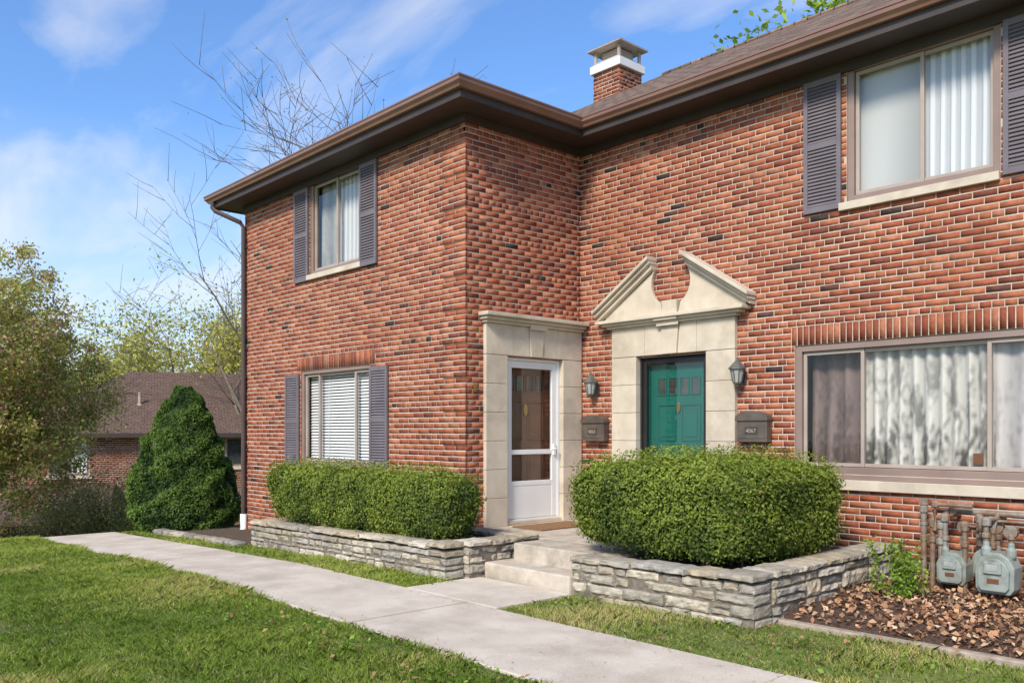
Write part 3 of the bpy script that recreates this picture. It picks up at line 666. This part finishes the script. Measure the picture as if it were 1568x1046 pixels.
def hedge(x0,x1,y0,y1,z0,z1,n,seed,rr=.2,undul=.045):
    e=empty('boxwood_hedge'); r=np.random.default_rng(seed)
    lo=np.array([x0,y0,z0]);hi=np.array([x1,y1,z1]); d=hi-lo
    ar=np.array([d[1]*d[2],d[0]*d[2],d[0]*d[1]]); ar2=np.array([ar[0],ar[0],ar[1],ar[1],ar[2]*1.3,ar[2]*.15]); fc=r.choice(6,n,p=ar2/ar2.sum())
    p=lo+r.random((n,3))*d
    for f in range(4):
        m=fc==f; ax=f//2; p[m,ax]=(lo if f%2 else hi)[ax]
    p[fc==4,2]=hi[2]; p[fc==5,2]=lo[2]
    def shape(p):
        rv=np.array([rr*1.5,rr,rr*.8]); q=np.clip(p,lo+rv,hi-rv); v=(p-q)/rv; L=np.linalg.norm(v,axis=1)[:,None]+1e-9; nn=v/L
        s=q+nn*rv*.97; 
        taper=(hi[2]-s[:,2])/(d[2]); cxy=(lo+hi)/2
        s2=s.copy(); s2[:,:2]=s[:,:2]-(np.sign(s[:,:2]-cxy[:2]))*(taper**2.5*.12)[:,None]
        return s2,nn
    s,nn=shape(p)
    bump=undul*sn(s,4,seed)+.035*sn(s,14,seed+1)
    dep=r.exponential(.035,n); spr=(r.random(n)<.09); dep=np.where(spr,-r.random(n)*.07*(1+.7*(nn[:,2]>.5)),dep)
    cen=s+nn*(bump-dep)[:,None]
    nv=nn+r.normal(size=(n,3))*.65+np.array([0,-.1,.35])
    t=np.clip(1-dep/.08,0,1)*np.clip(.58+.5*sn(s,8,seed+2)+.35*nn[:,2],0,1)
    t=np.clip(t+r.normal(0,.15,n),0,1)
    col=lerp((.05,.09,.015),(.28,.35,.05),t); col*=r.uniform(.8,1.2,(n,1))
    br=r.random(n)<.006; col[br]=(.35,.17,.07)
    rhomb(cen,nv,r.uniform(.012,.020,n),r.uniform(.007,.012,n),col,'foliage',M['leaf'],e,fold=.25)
    bm=bmesh.new(); bmesh.ops.create_cube(bm,size=1); bmesh.ops.subdivide_edges(bm,edges=bm.edges,cuts=12,use_grid_fill=True)
    P=np.array([v.co[:] for v in bm.verts]); P=(lo+hi)/2+P*d; s,nn=shape(P); s=s+nn*(undul*sn(s,4,seed)-.08)[:,None]
    for v,q in zip(bm.verts,s): v.co=q
    me=bpy.data.meshes.new('core'); bm.to_mesh(me); bm.free(); me.materials.append(M['core']); link(bpy.data.objects.new('branch_core',me),e)
    mb=MB()
    for k in range(int((x1-x0)*5)):
        a=r.uniform(x0+.25,x1-.25); b=r.uniform(y0+.2,y1-.2); mb.tube([(a,b,.25),(a+r.normal(0,.05),b+r.normal(0,.05),z0+.2)],.012,5)
    mb.done('stems',M['bark'],e)
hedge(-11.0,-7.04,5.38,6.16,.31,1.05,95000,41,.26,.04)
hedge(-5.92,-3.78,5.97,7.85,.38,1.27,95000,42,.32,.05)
def cone_shrub(cx,cy,z0,H,R,n,seed):
    e=empty('conical_evergreen'); r=np.random.default_rng(seed)
    t=r.random(n)**.8*.98; ang=r.random(n)*6.283
    prof=lambda t:R*np.clip(np.sin(np.clip((1-t)*.95,0,1)*math.pi/2)**.66*(.72+.28*np.clip(t/.18,0,1)),.0,1)
    rad=prof(t); s=np.stack([cx+rad*np.cos(ang),cy+rad*np.sin(ang),z0+t*H],1)
    nn=np.stack([np.cos(ang),np.sin(ang),np.full(n,.45)],1)
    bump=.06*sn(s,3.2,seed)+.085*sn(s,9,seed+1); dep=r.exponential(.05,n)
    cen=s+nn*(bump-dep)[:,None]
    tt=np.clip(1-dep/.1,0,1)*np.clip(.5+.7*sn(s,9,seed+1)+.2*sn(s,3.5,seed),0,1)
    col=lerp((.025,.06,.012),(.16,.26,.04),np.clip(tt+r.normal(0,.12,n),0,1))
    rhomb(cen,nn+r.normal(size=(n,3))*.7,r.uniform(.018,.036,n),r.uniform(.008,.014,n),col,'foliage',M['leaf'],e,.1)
    mb=MB(); mb.lathe((cx,cy,z0),[(max(.02,float(prof(np.array([q]))[0])-.19),q*H) for q in np.linspace(0,.92,14)],24); mb.done('branch_core',M['core'],e,smooth=True)
    mb=MB(); mb.tube([(cx,cy,z0-.2),(cx,cy,z0+.4)],.07); mb.done('trunk',M['bark'],e)
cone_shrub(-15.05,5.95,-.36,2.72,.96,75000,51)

# ------------------------------------------------------------------ trees
def tree(name,base,H,R0,seed,levels=4,spread=.6,lean=(0,0,0),up=.25,nch=(3,5),first=.35,twr=.006):
    r=random.Random(seed); mb=MB(); tips=[]
    def br(p,d,L,rad,lv):
        n=5 if lv>1 else 3; pts=[p.copy()]; rs=[rad]; q=p.copy(); dd=d.copy()
        for k in range(n):
            dd=(dd+Vector((r.gauss(0,.12),r.gauss(0,.12),r.gauss(0,.08)+up*.12))).normalized(); q=q+dd*L/n; pts.append(q.copy()); rs.append(max(rad*(1-.65*(k+1)/n),twr*.6))
        mb.tube(pts,rs,7 if lv>=levels-1 else (5 if lv>1 else 4))
        if lv==0: tips.extend(pts[1:]); return
        if lv==1: tips.extend(pts[3:])
        nc=r.randint(*nch)+(1 if lv==levels else 0)
        for c in range(nc):
            f=first+(1-first)*(c+r.random()*.8)/nc if lv==levels else .25+.75*(c+r.random())/nc
            f=min(f,.99); i=min(int(f*n),n-1); tt=f*n-i; s=pts[i].lerp(pts[i+1],tt)
            ax=Vector((r.gauss(0,1),r.gauss(0,1),r.gauss(0,.35))).normalized()
            nd=(d*(1-spread)+ax*spread+Vector((0,0,up*.5))).normalized()
            br(s,nd,L*r.uniform(.5,.72),max(rs[i]*r.uniform(.45,.65),twr),lv-1)
        if lv==levels: br(pts[-1],dd,L*.6,rs[-1],lv-1)
    br(Vector(base),(Vector((0,0,1))+Vector(lean)).normalized(),H*.52,R0,levels)
    e=empty(name); mb.done('trunk_and_limbs',M['bark'],e,smooth=True)
    return e,np.array([t[:] for t in tips])
def leaves_on(e,pts,per,spread,size,c1,c2,seed,frac=1.):
    r=np.random.default_rng(seed); pts=pts[r.random(len(pts))<frac]; n=len(pts)*per
    cc=np.repeat(pts,per,0)+r.normal(size=(n,3))*spread
    t=np.clip(.5+.5*sn(cc,1.4,seed)+r.normal(0,.2,n),0,1)
    rhomb(cc,r.normal(size=(n,3))+np.array([0,0,.5]),r.uniform(.6,1.3,n)*size,r.uniform(.3,.65,n)*size,lerp(c1,c2,t),'foliage',M['leaf'],e,.15)
e,tp=tree('flowering_tree',(-19.0,3.25,-.9),6.0,.13,61,4,.62,nch=(4,5),up=.1)
r=np.random.default_rng(62)
cl=[]
ctr=np.array([-18.7,3.35,2.2])
while len(cl)<1050:
    q=r.normal(size=3); q/=np.linalg.norm(q); rad=r.random()**.42
    p=q*rad*np.array([2.3,2.2,2.55])
    if p[2]>1.8 and abs(p[0])>1.5: continue
    cl.append(ctr+p*(1+.16*math.sin(q[0]*5+q[2]*7)))
cl=np.array(cl); per=120; n=len(cl)*per
sz=r.uniform(.08,.19,len(cl)); cc=np.repeat(cl,per,0)+r.normal(size=(n,3))*np.repeat(sz,per)[:,None]*np.array([1,1,.75])
tone=np.repeat(r.random(len(cl)),per); t=np.clip(tone*.8+r.normal(0,.2,n)+.35*np.repeat((cl[:,2]-2.5)/2.5,per)+.2,0,1)
col=lerp((.15,.19,.035),(.50,.50,.13),t); red=r.random(n)<.10+.28*(np.repeat(r.random(len(cl)),per)<.5); col[red]=lerp((.46,.22,.13),(.66,.44,.28),r.random(red.sum()))
rhomb(cc,r.normal(size=(n,3))+np.array([0,-.2,.5]),r.uniform(.026,.048,n),r.uniform(.013,.024,n),col,'foliage',M['leaf'],e,.15)
YG=((.34,.33,.05),(.62,.58,.14))
e,tp=tree('spring_tree',(-42,15.6,-2.6),13.5,.24,71,4,.55,nch=(4,5),twr=.012); leaves_on(e,tp[tp[:,2]<7.5],9,.35,.10,*YG,72,.8); 
e,tp=tree('spring_tree',(-46,19.5,-2.6),11,.22,73,4,.6,nch=(4,5),twr=.012,first=.2); leaves_on(e,tp,10,.4,.11,*YG,74,.8)
e,tp=tree('spring_tree',(-54,17.5,-2.6),10,.22,79,4,.6,nch=(4,5),twr=.014,first=.2); leaves_on(e,tp,7,.4,.12,(.28,.28,.09),(.50,.46,.18),80,.8)
e,tp=tree('bare_tree',(-30,14.2,-2.6),14.5,.2,83,4,.5,nch=(3,4),twr=.009); leaves_on(e,tp[tp[:,2]<8],3,.2,.07,*YG,84,.6)
e,tp=tree('bare_tree',(-20.8,15.3,-2.),16.6,.22,75,4,.5,nch=(3,4),twr=.010); leaves_on(e,tp,1,.1,.04,(.14,.15,.03),(.25,.24,.06),76,.25)
e,tp=tree('leafy_tree',(-8.6,27,-.3),19.2,.3,77,4,.6,nch=(4,5)); leaves_on(e,tp,12,.3,.13,(.17,.30,.02),(.42,.54,.09),78,1)
r=np.random.default_rng(90); cen=[];colr=[]
for k in range(170):
    a=math.radians(r.uniform(95,185)); D=r.uniform(70,120); hx,hy=D*math.cos(a),D*math.sin(a); hh=r.uniform(8,14)*D/95
    m=300; q=r.normal(size=(m,3)); q/=np.linalg.norm(q,axis=1)[:,None]; q*=r.random((m,1))**.4
    cen.append(np.array([hx,hy,-3+hh*.5])+q*np.array([3.6,3.6,hh*.5])); b=r.random(); colr.append(np.tile(np.array([.26+.2*b,.28+.15*b,.12+.05*b]),(m,1))*r.uniform(.6,1.2,(m,1)))
cen=np.concatenate(cen);colr=np.concatenate(colr)
rhomb(cen,r.normal(size=cen.shape),r.uniform(.25,.5,len(cen)),r.uniform(.2,.35,len(cen)),colr,'distant_woods',M['leaf'])
def loose_shrub(name,c,rad,n,c1,c2,seed,size=.03,stems=14):
    e=empty(name); r=np.random.default_rng(seed); mb=MB(); T=[]
    for k in range(stems):
        d=r.normal(size=3); d[2]=abs(d[2])+.6; d/=np.linalg.norm(d); p0=np.array(c)+np.array([r.normal()*.05,r.normal()*.05,0]); pts=[tuple(p0)]
        for j in range(4): p0=p0+d*np.array(rad)*.5*r.uniform(.6,1.1); d=d+r.normal(size=3)*.15; pts.append(tuple(p0))
        mb.tube(pts,[.012*size/.03]*3+[.006*size/.03]*2,5); T+=[np.array(q) for q in pts[1:]]
    mb.done('stems',M['bark'],e)
    T=np.array(T); cc=T[r.integers(len(T),size=n)]+r.normal(size=(n,3))*np.array(rad)*.2
    t=np.clip(r.random(n),0,1); rhomb(cc,r.normal(size=(n,3))+np.array([0,0,.5]),r.uniform(.6,1.2,n)*size,r.uniform(.35,.6,n)*size,lerp(c1,c2,t),'foliage',M['leaf'],e,.2)
loose_shrub('garden_shrub',(-19.3,6.0,-.80),(.8,.8,.72),7500,(.20,.20,.05),(.52,.46,.16),91,.035,30)
loose_shrub('garden_shrub',(-21.0,5.6,-1.0),(.8,.8,.72),6000,(.18,.18,.05),(.44,.34,.15),92,.035,28)
loose_shrub('barberry_plant',(-3.28,7.45,.08),(.15,.15,.27),1700,(.12,.22,.02),(.32,.46,.07),93,.024,12)

n=8500; r=np.random.default_rng(95)
x=r.uniform(-3.62,2.6,n); y=6.26+(r.random(n)**1.1)*2.18
m=sn(np.stack([x,y,0*x],1),2.2,12)+r.normal(0,.35,n)>-.2; x=x[m];y=y[m];n=len(x)
cen=np.stack([x,y,bz(x,y)+r.uniform(.005,.045,n)],1)
pal=np.array([(.44,.23,.12),(.55,.33,.18),(.31,.15,.08),(.62,.42,.27),(.20,.11,.065)]); col=pal[r.integers(5,size=n)]*r.uniform(.7,1.15,(n,1))
rhomb(cen,r.normal(size=(n,3))*.6+np.array([0,0,1]),r.uniform(.013,.038,n),r.uniform(.009,.026,n),col,'fallen_leaves',M['dryleaf'],None,.35)
# ------------------------------------------------------------------ grass
def grass_pts(x0,x1,y0,y1,den,r):
    n=int((x1-x0)*(y1-y0)*den); return np.stack([r.uniform(x0,x1,n),r.uniform(y0,y1,n)],1)
r=np.random.default_rng(99)
Fv=np.array([-.738,.674]);Rv=np.array([.674,.738])
def cullp(p):
    t=p@Fv; u=(p@Rv)/np.maximum(t,.1); return p[(t>4.0)&(np.abs(u)<.8)]
A=cullp(grass_pts(-16.5,1,-1.0,3.645,7000,r)); t=A@Fv; A=A[r.random(len(A))<np.clip(9/t,.35,1)]
B=grass_pts(-12.6,-6.85,4.84,5.36,5000,r); B2=grass_pts(-19,-12.6,4.86,5.2,2500,r); Cc=cullp(grass_pts(-5.50,1.0,4.84,6.17,5200,r)); B3=grass_pts(-6.85,-6.75,5.0,5.4,1000,r)
D=grass_pts(-23,-16.3,-3,3.6,700,r)
kC=sn(np.c_[Cc,np.zeros(len(Cc))],2.0,201)+r.normal(0,.35,len(Cc)); Cc=Cc[kC>-.35]
kB=sn(np.c_[B,np.zeros(len(B))],2.5,203)+r.normal(0,.4,len(B)); B=B[kB>-.5]
pp=np.concatenate([A,B,B2,B3,Cc,D]); zone=np.concatenate([np.zeros(len(A)),np.ones(len(B)+len(B2)+len(B3)),np.full(len(Cc),2),np.zeros(len(D))])
n=len(pp)
p3=np.c_[pp,np.zeros(n)]
n1=sn(p3,.9,210);n2=sn(p3,3.5,211);n3=sn(p3,9,212)
hgt=(.045+.028*n2+.020*n3+.01*n1)*r.uniform(.6,1.5,n); hgt=np.clip(hgt,.015,.13); hgt[zone>0]*=.8
wdt=r.uniform(.0018,.0034,n)*np.clip((pp@Fv)/7,1,2)
ang=r.random(n)*6.283; side=np.stack([np.cos(ang),np.sin(ang),0*ang],1)
lean=np.c_[r.normal(0,.5,(n,2)),np.zeros(n)]; lean+=np.c_[n3*.3,n2*.3,np.zeros(n)]
base=np.c_[pp,gz(pp[:,0])]
V=np.empty((n,5,3)); mid=base+lean*hgt[:,None]*.35+np.array([0,0,1])*hgt[:,None]*.6; tip=base+lean*hgt[:,None]*1.15+np.array([0,0,1])*hgt[:,None]*.95
V[:,0]=base-side*wdt[:,None];V[:,1]=base+side*wdt[:,None];V[:,2]=mid+side*wdt[:,None]*.8;V[:,3]=tip;V[:,4]=mid-side*wdt[:,None]*.8
tt=np.clip(.5+.45*n1+.4*n2+r.normal(0,.18,n),0,1)
col=lerp((.18,.29,.035),(.46,.54,.10),tt)
yl=(n2*.5+sn(p3,1.7,215)*.7+r.normal(0,.25,n)+.25*(zone==2))>.50; col[yl]=lerp((.50,.50,.13),(.66,.58,.24),r.random(yl.sum()))
dr=r.random(n)<(.05+.13*(zone==2)); col[dr]=(.56,.46,.26)
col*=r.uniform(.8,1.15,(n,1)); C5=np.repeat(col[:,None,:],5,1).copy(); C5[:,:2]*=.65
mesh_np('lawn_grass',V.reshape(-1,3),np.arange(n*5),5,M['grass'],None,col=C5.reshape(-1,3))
n=1100; x=r.uniform(-9,-1,n); y=np.where(r.random(n)<.5,r.uniform(2.9,3.6,n),r.uniform(4.95,6.1,n)); ok=~((y>4.8)&(x<-5.4)); x=x[ok];y=y[ok];n=len(x)
kinds=r.random(n)<.65; col=np.where(kinds[:,None],np.array([.24,.38,.06])*r.uniform(.7,1.3,(n,1)),np.array([.50,.28,.14])*r.uniform(.6,1.2,(n,1)))
rhomb(np.stack([x,y,gz(x)+r.uniform(.03,.06,n)],1),r.normal(size=(n,3))*.35+np.array([0,0,1]),r.uniform(.012,.03,n),r.uniform(.008,.018,n),col,'weeds_and_litter',M['leaf'],None,.2)
n=420; x=r.uniform(-14,-1,n); y=np.where(r.random(n)<.6,4.84-r.exponential(.12,n),3.65+r.exponential(.15,n)); y=np.clip(y,3.66,4.84)
col=np.array([.30,.20,.11])*r.uniform(.4,1.4,(n,1)); rhomb(np.stack([x,y,gz(x)+.031+0*x],1),r.normal(size=(n,3))*.12+np.array([0,0,1]),r.uniform(.004,.013,n),r.uniform(.002,.007,n),col,'sidewalk_debris',M['dryleaf'],None,.2)

# ------------------------------------------------------------------ gas meters
def elbow(mb,pts,r): 
    mb.tube(pts,r,10)
    for p in pts[1:-1]: mb.lathe((p[0],p[1],p[2]-r*1.3),[(r*1.2,0),(r*1.5,r*.5),(r*1.5,r*2.1),(r*1.2,r*2.6)],10)
def gas_meter(x,y,z,s):
    e=empty('gas_meter'); mb=MB()
    w,h,d=.13*s,.15*s,.09*s
    Q=lambda a,b,c_:(x+a,y-b,z+c_)
    prof=[(-w,-h*.75),(-w*.8,-h),(w*.8,-h),(w,-h*.75),(w*1.02,h*.3),(w*.75,h*.75),(w*.3,h),(-w*.3,h),(-w*.75,h*.75),(-w*1.02,h*.3)]
    mb.prism(Q,prof,-d,d)
    mb.prism(Q,[(a*.8,b*.8-.01) for a,b in prof],d,d+.03*s)
    mb.box(Q,-.06*s,.06*s,d+.03*s,d+.05*s,.0,.09*s)
    for q in(-1,1): mb.lathe((x+q*.085*s,y,z+h*.7),[(.028*s,0),(.036*s,.02*s),(.036*s,.07*s),(.024*s,.08*s),(.022*s,.12*s)],12)
    mb.done('meter_body',M['meter'],e,.012*s)
    mb=MB(); mb.box(Q,-.04*s,.04*s,d+.05*s,d+.053*s,.025*s,.07*s); mb.done('dial_plate',M['lampglass'],e)
    mb=MB(); mb.box(Q,-.04*s,.04*s,d+.03*s,d+.034*s,-.07*s,-.035*s); mb.done('tag',M['wood'],e)
    mb=MB(); zt=.80
    mb.tube([(x-.085*s,y,z+h*1.1),(x-.085*s,y,zt-.04)],.022); mb.tube([(x+.085*s,y,z+h*1.1),(x+.085*s,y,zt-.12)],.022)
    mb.lathe((x-.085*s,y,z+h*1.6),[(.02,0),(.036,.012),(.036,.045),(.02,.057)],8); mb.lathe((x+.085*s,y,z+h*1.6),[(.02,0),(.038,.012),(.038,.05),(.02,.062)],8)
    mb.prism(lambda a,b,c_:(x+.085*s+a,y-b,zt-.12+c_),[(.055*math.cos(k*.5236),.055*math.sin(k*.5236)) for k in range(12)],-.03,.03)
    mb.tube([(x-.085*s,y,zt-.04),(x-.085*s,y+.1,zt-.04),(x-.085*s,YC-.02,zt-.04)],.018)
    mb.lathe((x-.085*s,y,zt-.09),[(.022,0),(.04,.01),(.04,.06),(.03,.08),(.0,.09)],10)
    mb.done('risers',M['pipe'],e,.003)
gas_meter(-3.02,8.12,.31,.95); gas_meter(-2.62,8.0,.33,1.15); gas_meter(-2.80,8.30,.36,.85); gas_meter(-2.05,8.05,.33,1.1)
e=empty('gas_piping'); mb=MB()
elbow(mb,[(-3.36,8.30,.06),(-3.36,8.30,.80),(-3.1,8.30,.80),(-1.5,8.30,.80)],.027)
elbow(mb,[(-3.22,8.2,.62),(-3.22,8.2,.86),(-2.9,8.2,.86)],.024)
elbow(mb,[(-3.25,8.30,.80),(-3.25,8.22,.70),(-3.25,8.22,.05)],.024)
elbow(mb,[(-2.85,8.25,.05),(-2.85,8.25,.74),(-2.3,8.25,.74),(-2.3,8.25,.05)],.024)
elbow(mb,[(-2.92,8.08,.10),(-2.92,8.08,.70),(-2.78,8.08,.70),(-2.78,8.3,.70)],.022)
elbow(mb,[(-2.42,8.1,.05),(-2.42,8.1,.66),(-2.2,8.1,.66)],.026)
elbow(mb,[(-3.14,8.28,.80),(-3.14,8.12,.68),(-3.14,8.12,.05)],.022)
elbow(mb,[(-2.72,8.28,.80),(-2.72,8.16,.66),(-2.72,8.16,.10)],.022)
for x,y in ((-3.36,8.30),(-3.25,8.22),(-3.14,8.12),(-2.92,8.08),(-2.85,8.25),(-2.72,8.16),(-2.42,8.1),(-2.3,8.25)):
    mb.lathe((x,y,.50),[(.022,0),(.038,.01),(.038,.055),(.022,.065)],8); mb.lathe((x,y,.64),[(.022,0),(.034,.01),(.034,.035),(.022,.045)],8)
mb.box(W,-3.40,-3.32,8.28,8.32,.84,.90)
mb.done('pipes',M['pipe'],e,.002)

# ------------------------------------------------------------------ neighbour house
nb=empty('neighbour_brick_house',(-33.8,7.4,0)); nb.rotation_euler=(0,0,math.radians(70))
PN=lambda s,d,z:(s,-d,z)
nh=[(1.05,2.35,-.05,1.25),(4.0,5.3,.45,1.25),(7,8.2,.2,1.3)]
brick_wall('facade',PN,-.2,13.0,-3.0,-3.0+RH*66,nh,nb,77,tone=.62)
mb=MB(); mb.box(W,-.2,13,.12,8,-3,1.46); mb.done('body',M['soffit'],nb)
for k,(a,b,c0,c1) in enumerate(nh):
    mb=MB(); rect_frame(mb,PN,a,b,c0,c1,.07,-.06,.0); mb.box(PN,(a+b)/2-.03,(a+b)/2+.03,-.06,0,c0,c1); mb.done('window_frame_%d'%k,M['frame'],nb)
    mb=MB(); mb.box(PN,a+.07,(a+b)/2-.03,-.1,-.05,c0+.07,c1-.07); mb.done('pane_dark_%d'%k,M['lite'],nb)
    mb=MB(); mb.box(PN,(a+b)/2+.03,b-.07,-.1,-.05,c0+.07,c1-.07); mb.done('pane_shade_%d'%k,(M['white'] if k==0 else M['lite']),nb)
    mb=MB(); mb.box(PN,a-.1,b+.1,-.05,.06,c0-.12,c0); mb.done('stone_sill_%d'%k,M['lime'],nb)
rf('roof',[(-.7,-.5,1.45),(13.5,-.5,1.45),(13.5,8.5,1.45),(-.7,8.5,1.45),(3.6,4,3.95),(9.2,4,3.95)],[[0,1,5,4],[1,2,5],[2,3,4,5],[3,0,4]],M['shingle2'],nb)
mb=MB(); mb.box(W,-.72,13.5,-.54,-.5,1.30,1.46); mb.done('eave_gutter',M['soffit'],nb)
mb=MB(); mb.tube([(4.0,1.5,2.4),(4.0,1.5,3.0)],.06); mb.lathe((4,1.5,2.45),[(.14,0),(.08,.12)],10); mb.done('vent_pipe',M['frame2'],nb)
mb=MB(); mb.prism(W,[(8.2,2.6),(9.4,2.6)]+[(8.8+.6*math.cos(k*math.pi/10),2.7+.5*math.sin(k*math.pi/10)) for k in range(11)],1.4,2.6); mb.done('dormer_vent',M['shut'],nb)
rf('porch_roof',[(-6,-4.4,-1.22),(3.2,-4.4,-1.22),(3.2,-.02,-.35),(-6,-.02,-.35),(-6,-4.4,-1.36),(3.2,-4.4,-1.36),(3.2,-.02,-.5),(-6,-.02,-.5)],[[0,1,2,3],[4,5,6,7],[0,1,5,4],[1,2,6,5],[3,0,4,7]],M['shingle2'],nb)
mb=MB(); 
for s in (-5.8,-1.5,3.0): mb.box(W,s,s+.14,-4.2,-4.06,-3.2,-1.37)
mb.box(W,-5.8,3.0,-3.0,-.02,-3.2,-1.0) ; mb.done('porch_posts',M['soffit'],nb)

# ------------------------------------------------------------------ world, sun, camera
EL=math.radians(39); AZ=math.radians(160)
wld=bpy.data.worlds.new('World'); S.world=wld; wld.use_nodes=True; t=wld.node_tree; n=t.nodes; l=t.links; n.clear()
out=n.new('ShaderNodeOutputWorld'); bg=n.new('ShaderNodeBackground'); bg.inputs['Strength'].default_value=.15
sky=n.new('ShaderNodeTexSky'); sky.sky_type='NISHITA'; sky.sun_disc=False; sky.sun_elevation=EL; sky.sun_rotation=AZ; sky.air_density=1.0; sky.dust_density=.8; sky.ozone_density=1.6
tc=n.new('ShaderNodeTexCoord'); sep=n.new('ShaderNodeSeparateXYZ'); l.new(tc.outputs['Generated'],sep.inputs[0])
az=n.new('ShaderNodeMath'); az.operation='ADD'; az.inputs[1].default_value=.22; l.new(sep.outputs['Z'],az.inputs[0])
dx=n.new('ShaderNodeMath'); dx.operation='DIVIDE'; l.new(sep.outputs['X'],dx.inputs[0]); l.new(az.outputs[0],dx.inputs[1])
dy=n.new('ShaderNodeMath'); dy.operation='DIVIDE'; l.new(sep.outputs['Y'],dy.inputs[0]); l.new(az.outputs[0],dy.inputs[1])
cb=n.new('ShaderNodeCombineXYZ'); l.new(dx.outputs[0],cb.inputs[0]); l.new(dy.outputs[0],cb.inputs[1])
mp=n.new('ShaderNodeMapping'); mp.inputs['Rotation'].default_value=(0,0,math.radians(-25)); mp.inputs['Scale'].default_value=(.7,1.7,1); mp.inputs['Location'].default_value=(.35,.2,0); l.new(cb.outputs[0],mp.inputs[0])
ns=n.new('ShaderNodeTexNoise'); ns.inputs['Scale'].default_value=1.6; ns.inputs['Detail'].default_value=8; ns.inputs['Roughness'].default_value=.52; ns.inputs['Distortion'].default_value=.4; l.new(mp.outputs[0],ns.inputs['Vector'])
rp=ramp(n,[(.49,(0,0,0)),(.76,(.9,.9,.9))]); l.new(ns.outputs['Fac'],rp.inputs['Fac'])
tint=n.new('ShaderNodeMix'); tint.data_type='RGBA'; tint.blend_type='MULTIPLY'; tint.inputs[0].default_value=1; tint.inputs[7].default_value=(.90,1.22,1.60,1); l.new(sky.outputs[0],tint.inputs[6])
hz=n.new('ShaderNodeMapRange'); hz.inputs['From Min'].default_value=.0; hz.inputs['From Max'].default_value=.32; hz.inputs['To Min'].default_value=.85; hz.inputs['To Max'].default_value=0; l.new(sep.outputs['Z'],hz.inputs['Value'])
mh=n.new('ShaderNodeMix'); mh.data_type='RGBA'; l.new(hz.outputs[0],mh.inputs[0]); l.new(tint.outputs[2],mh.inputs[6]); mh.inputs[7].default_value=(5.6,6.0,6.4,1)
mx=n.new('ShaderNodeMix'); mx.data_type='RGBA'; l.new(rp.outputs['Color'],mx.inputs[0]); l.new(mh.outputs[2],mx.inputs[6]); mx.inputs[7].default_value=(6.6,6.6,6.7,1)
l.new(mx.outputs[2],bg.inputs['Color']); l.new(bg.outputs[0],out.inputs[0])
sd=bpy.data.lights.new('sun','SUN'); sd.energy=4.4; sd.angle=math.radians(12); sd.color=(1,.90,.75); so=bpy.data.objects.new('sun',sd); link(so)
dv=Vector((math.sin(AZ)*math.cos(EL),math.cos(AZ)*math.cos(EL),math.sin(EL))); so.rotation_euler=dv.to_track_quat('Z','Y').to_euler(); so.location=dv*50
cd=bpy.data.cameras.new('camera'); cam=bpy.data.objects.new('camera',cd); link(cam); cam.location=(0,0,1.53); cam.rotation_euler=(math.pi/2,0,math.radians(47.6))
cd.sensor_width=36; cd.lens=30.28; cd.shift_y=.0874; cd.clip_end=2000; cd.clip_start=.1
S.camera=cam
S.view_settings.view_transform='Standard'; S.view_settings.look='None'; S.view_settings.exposure=0
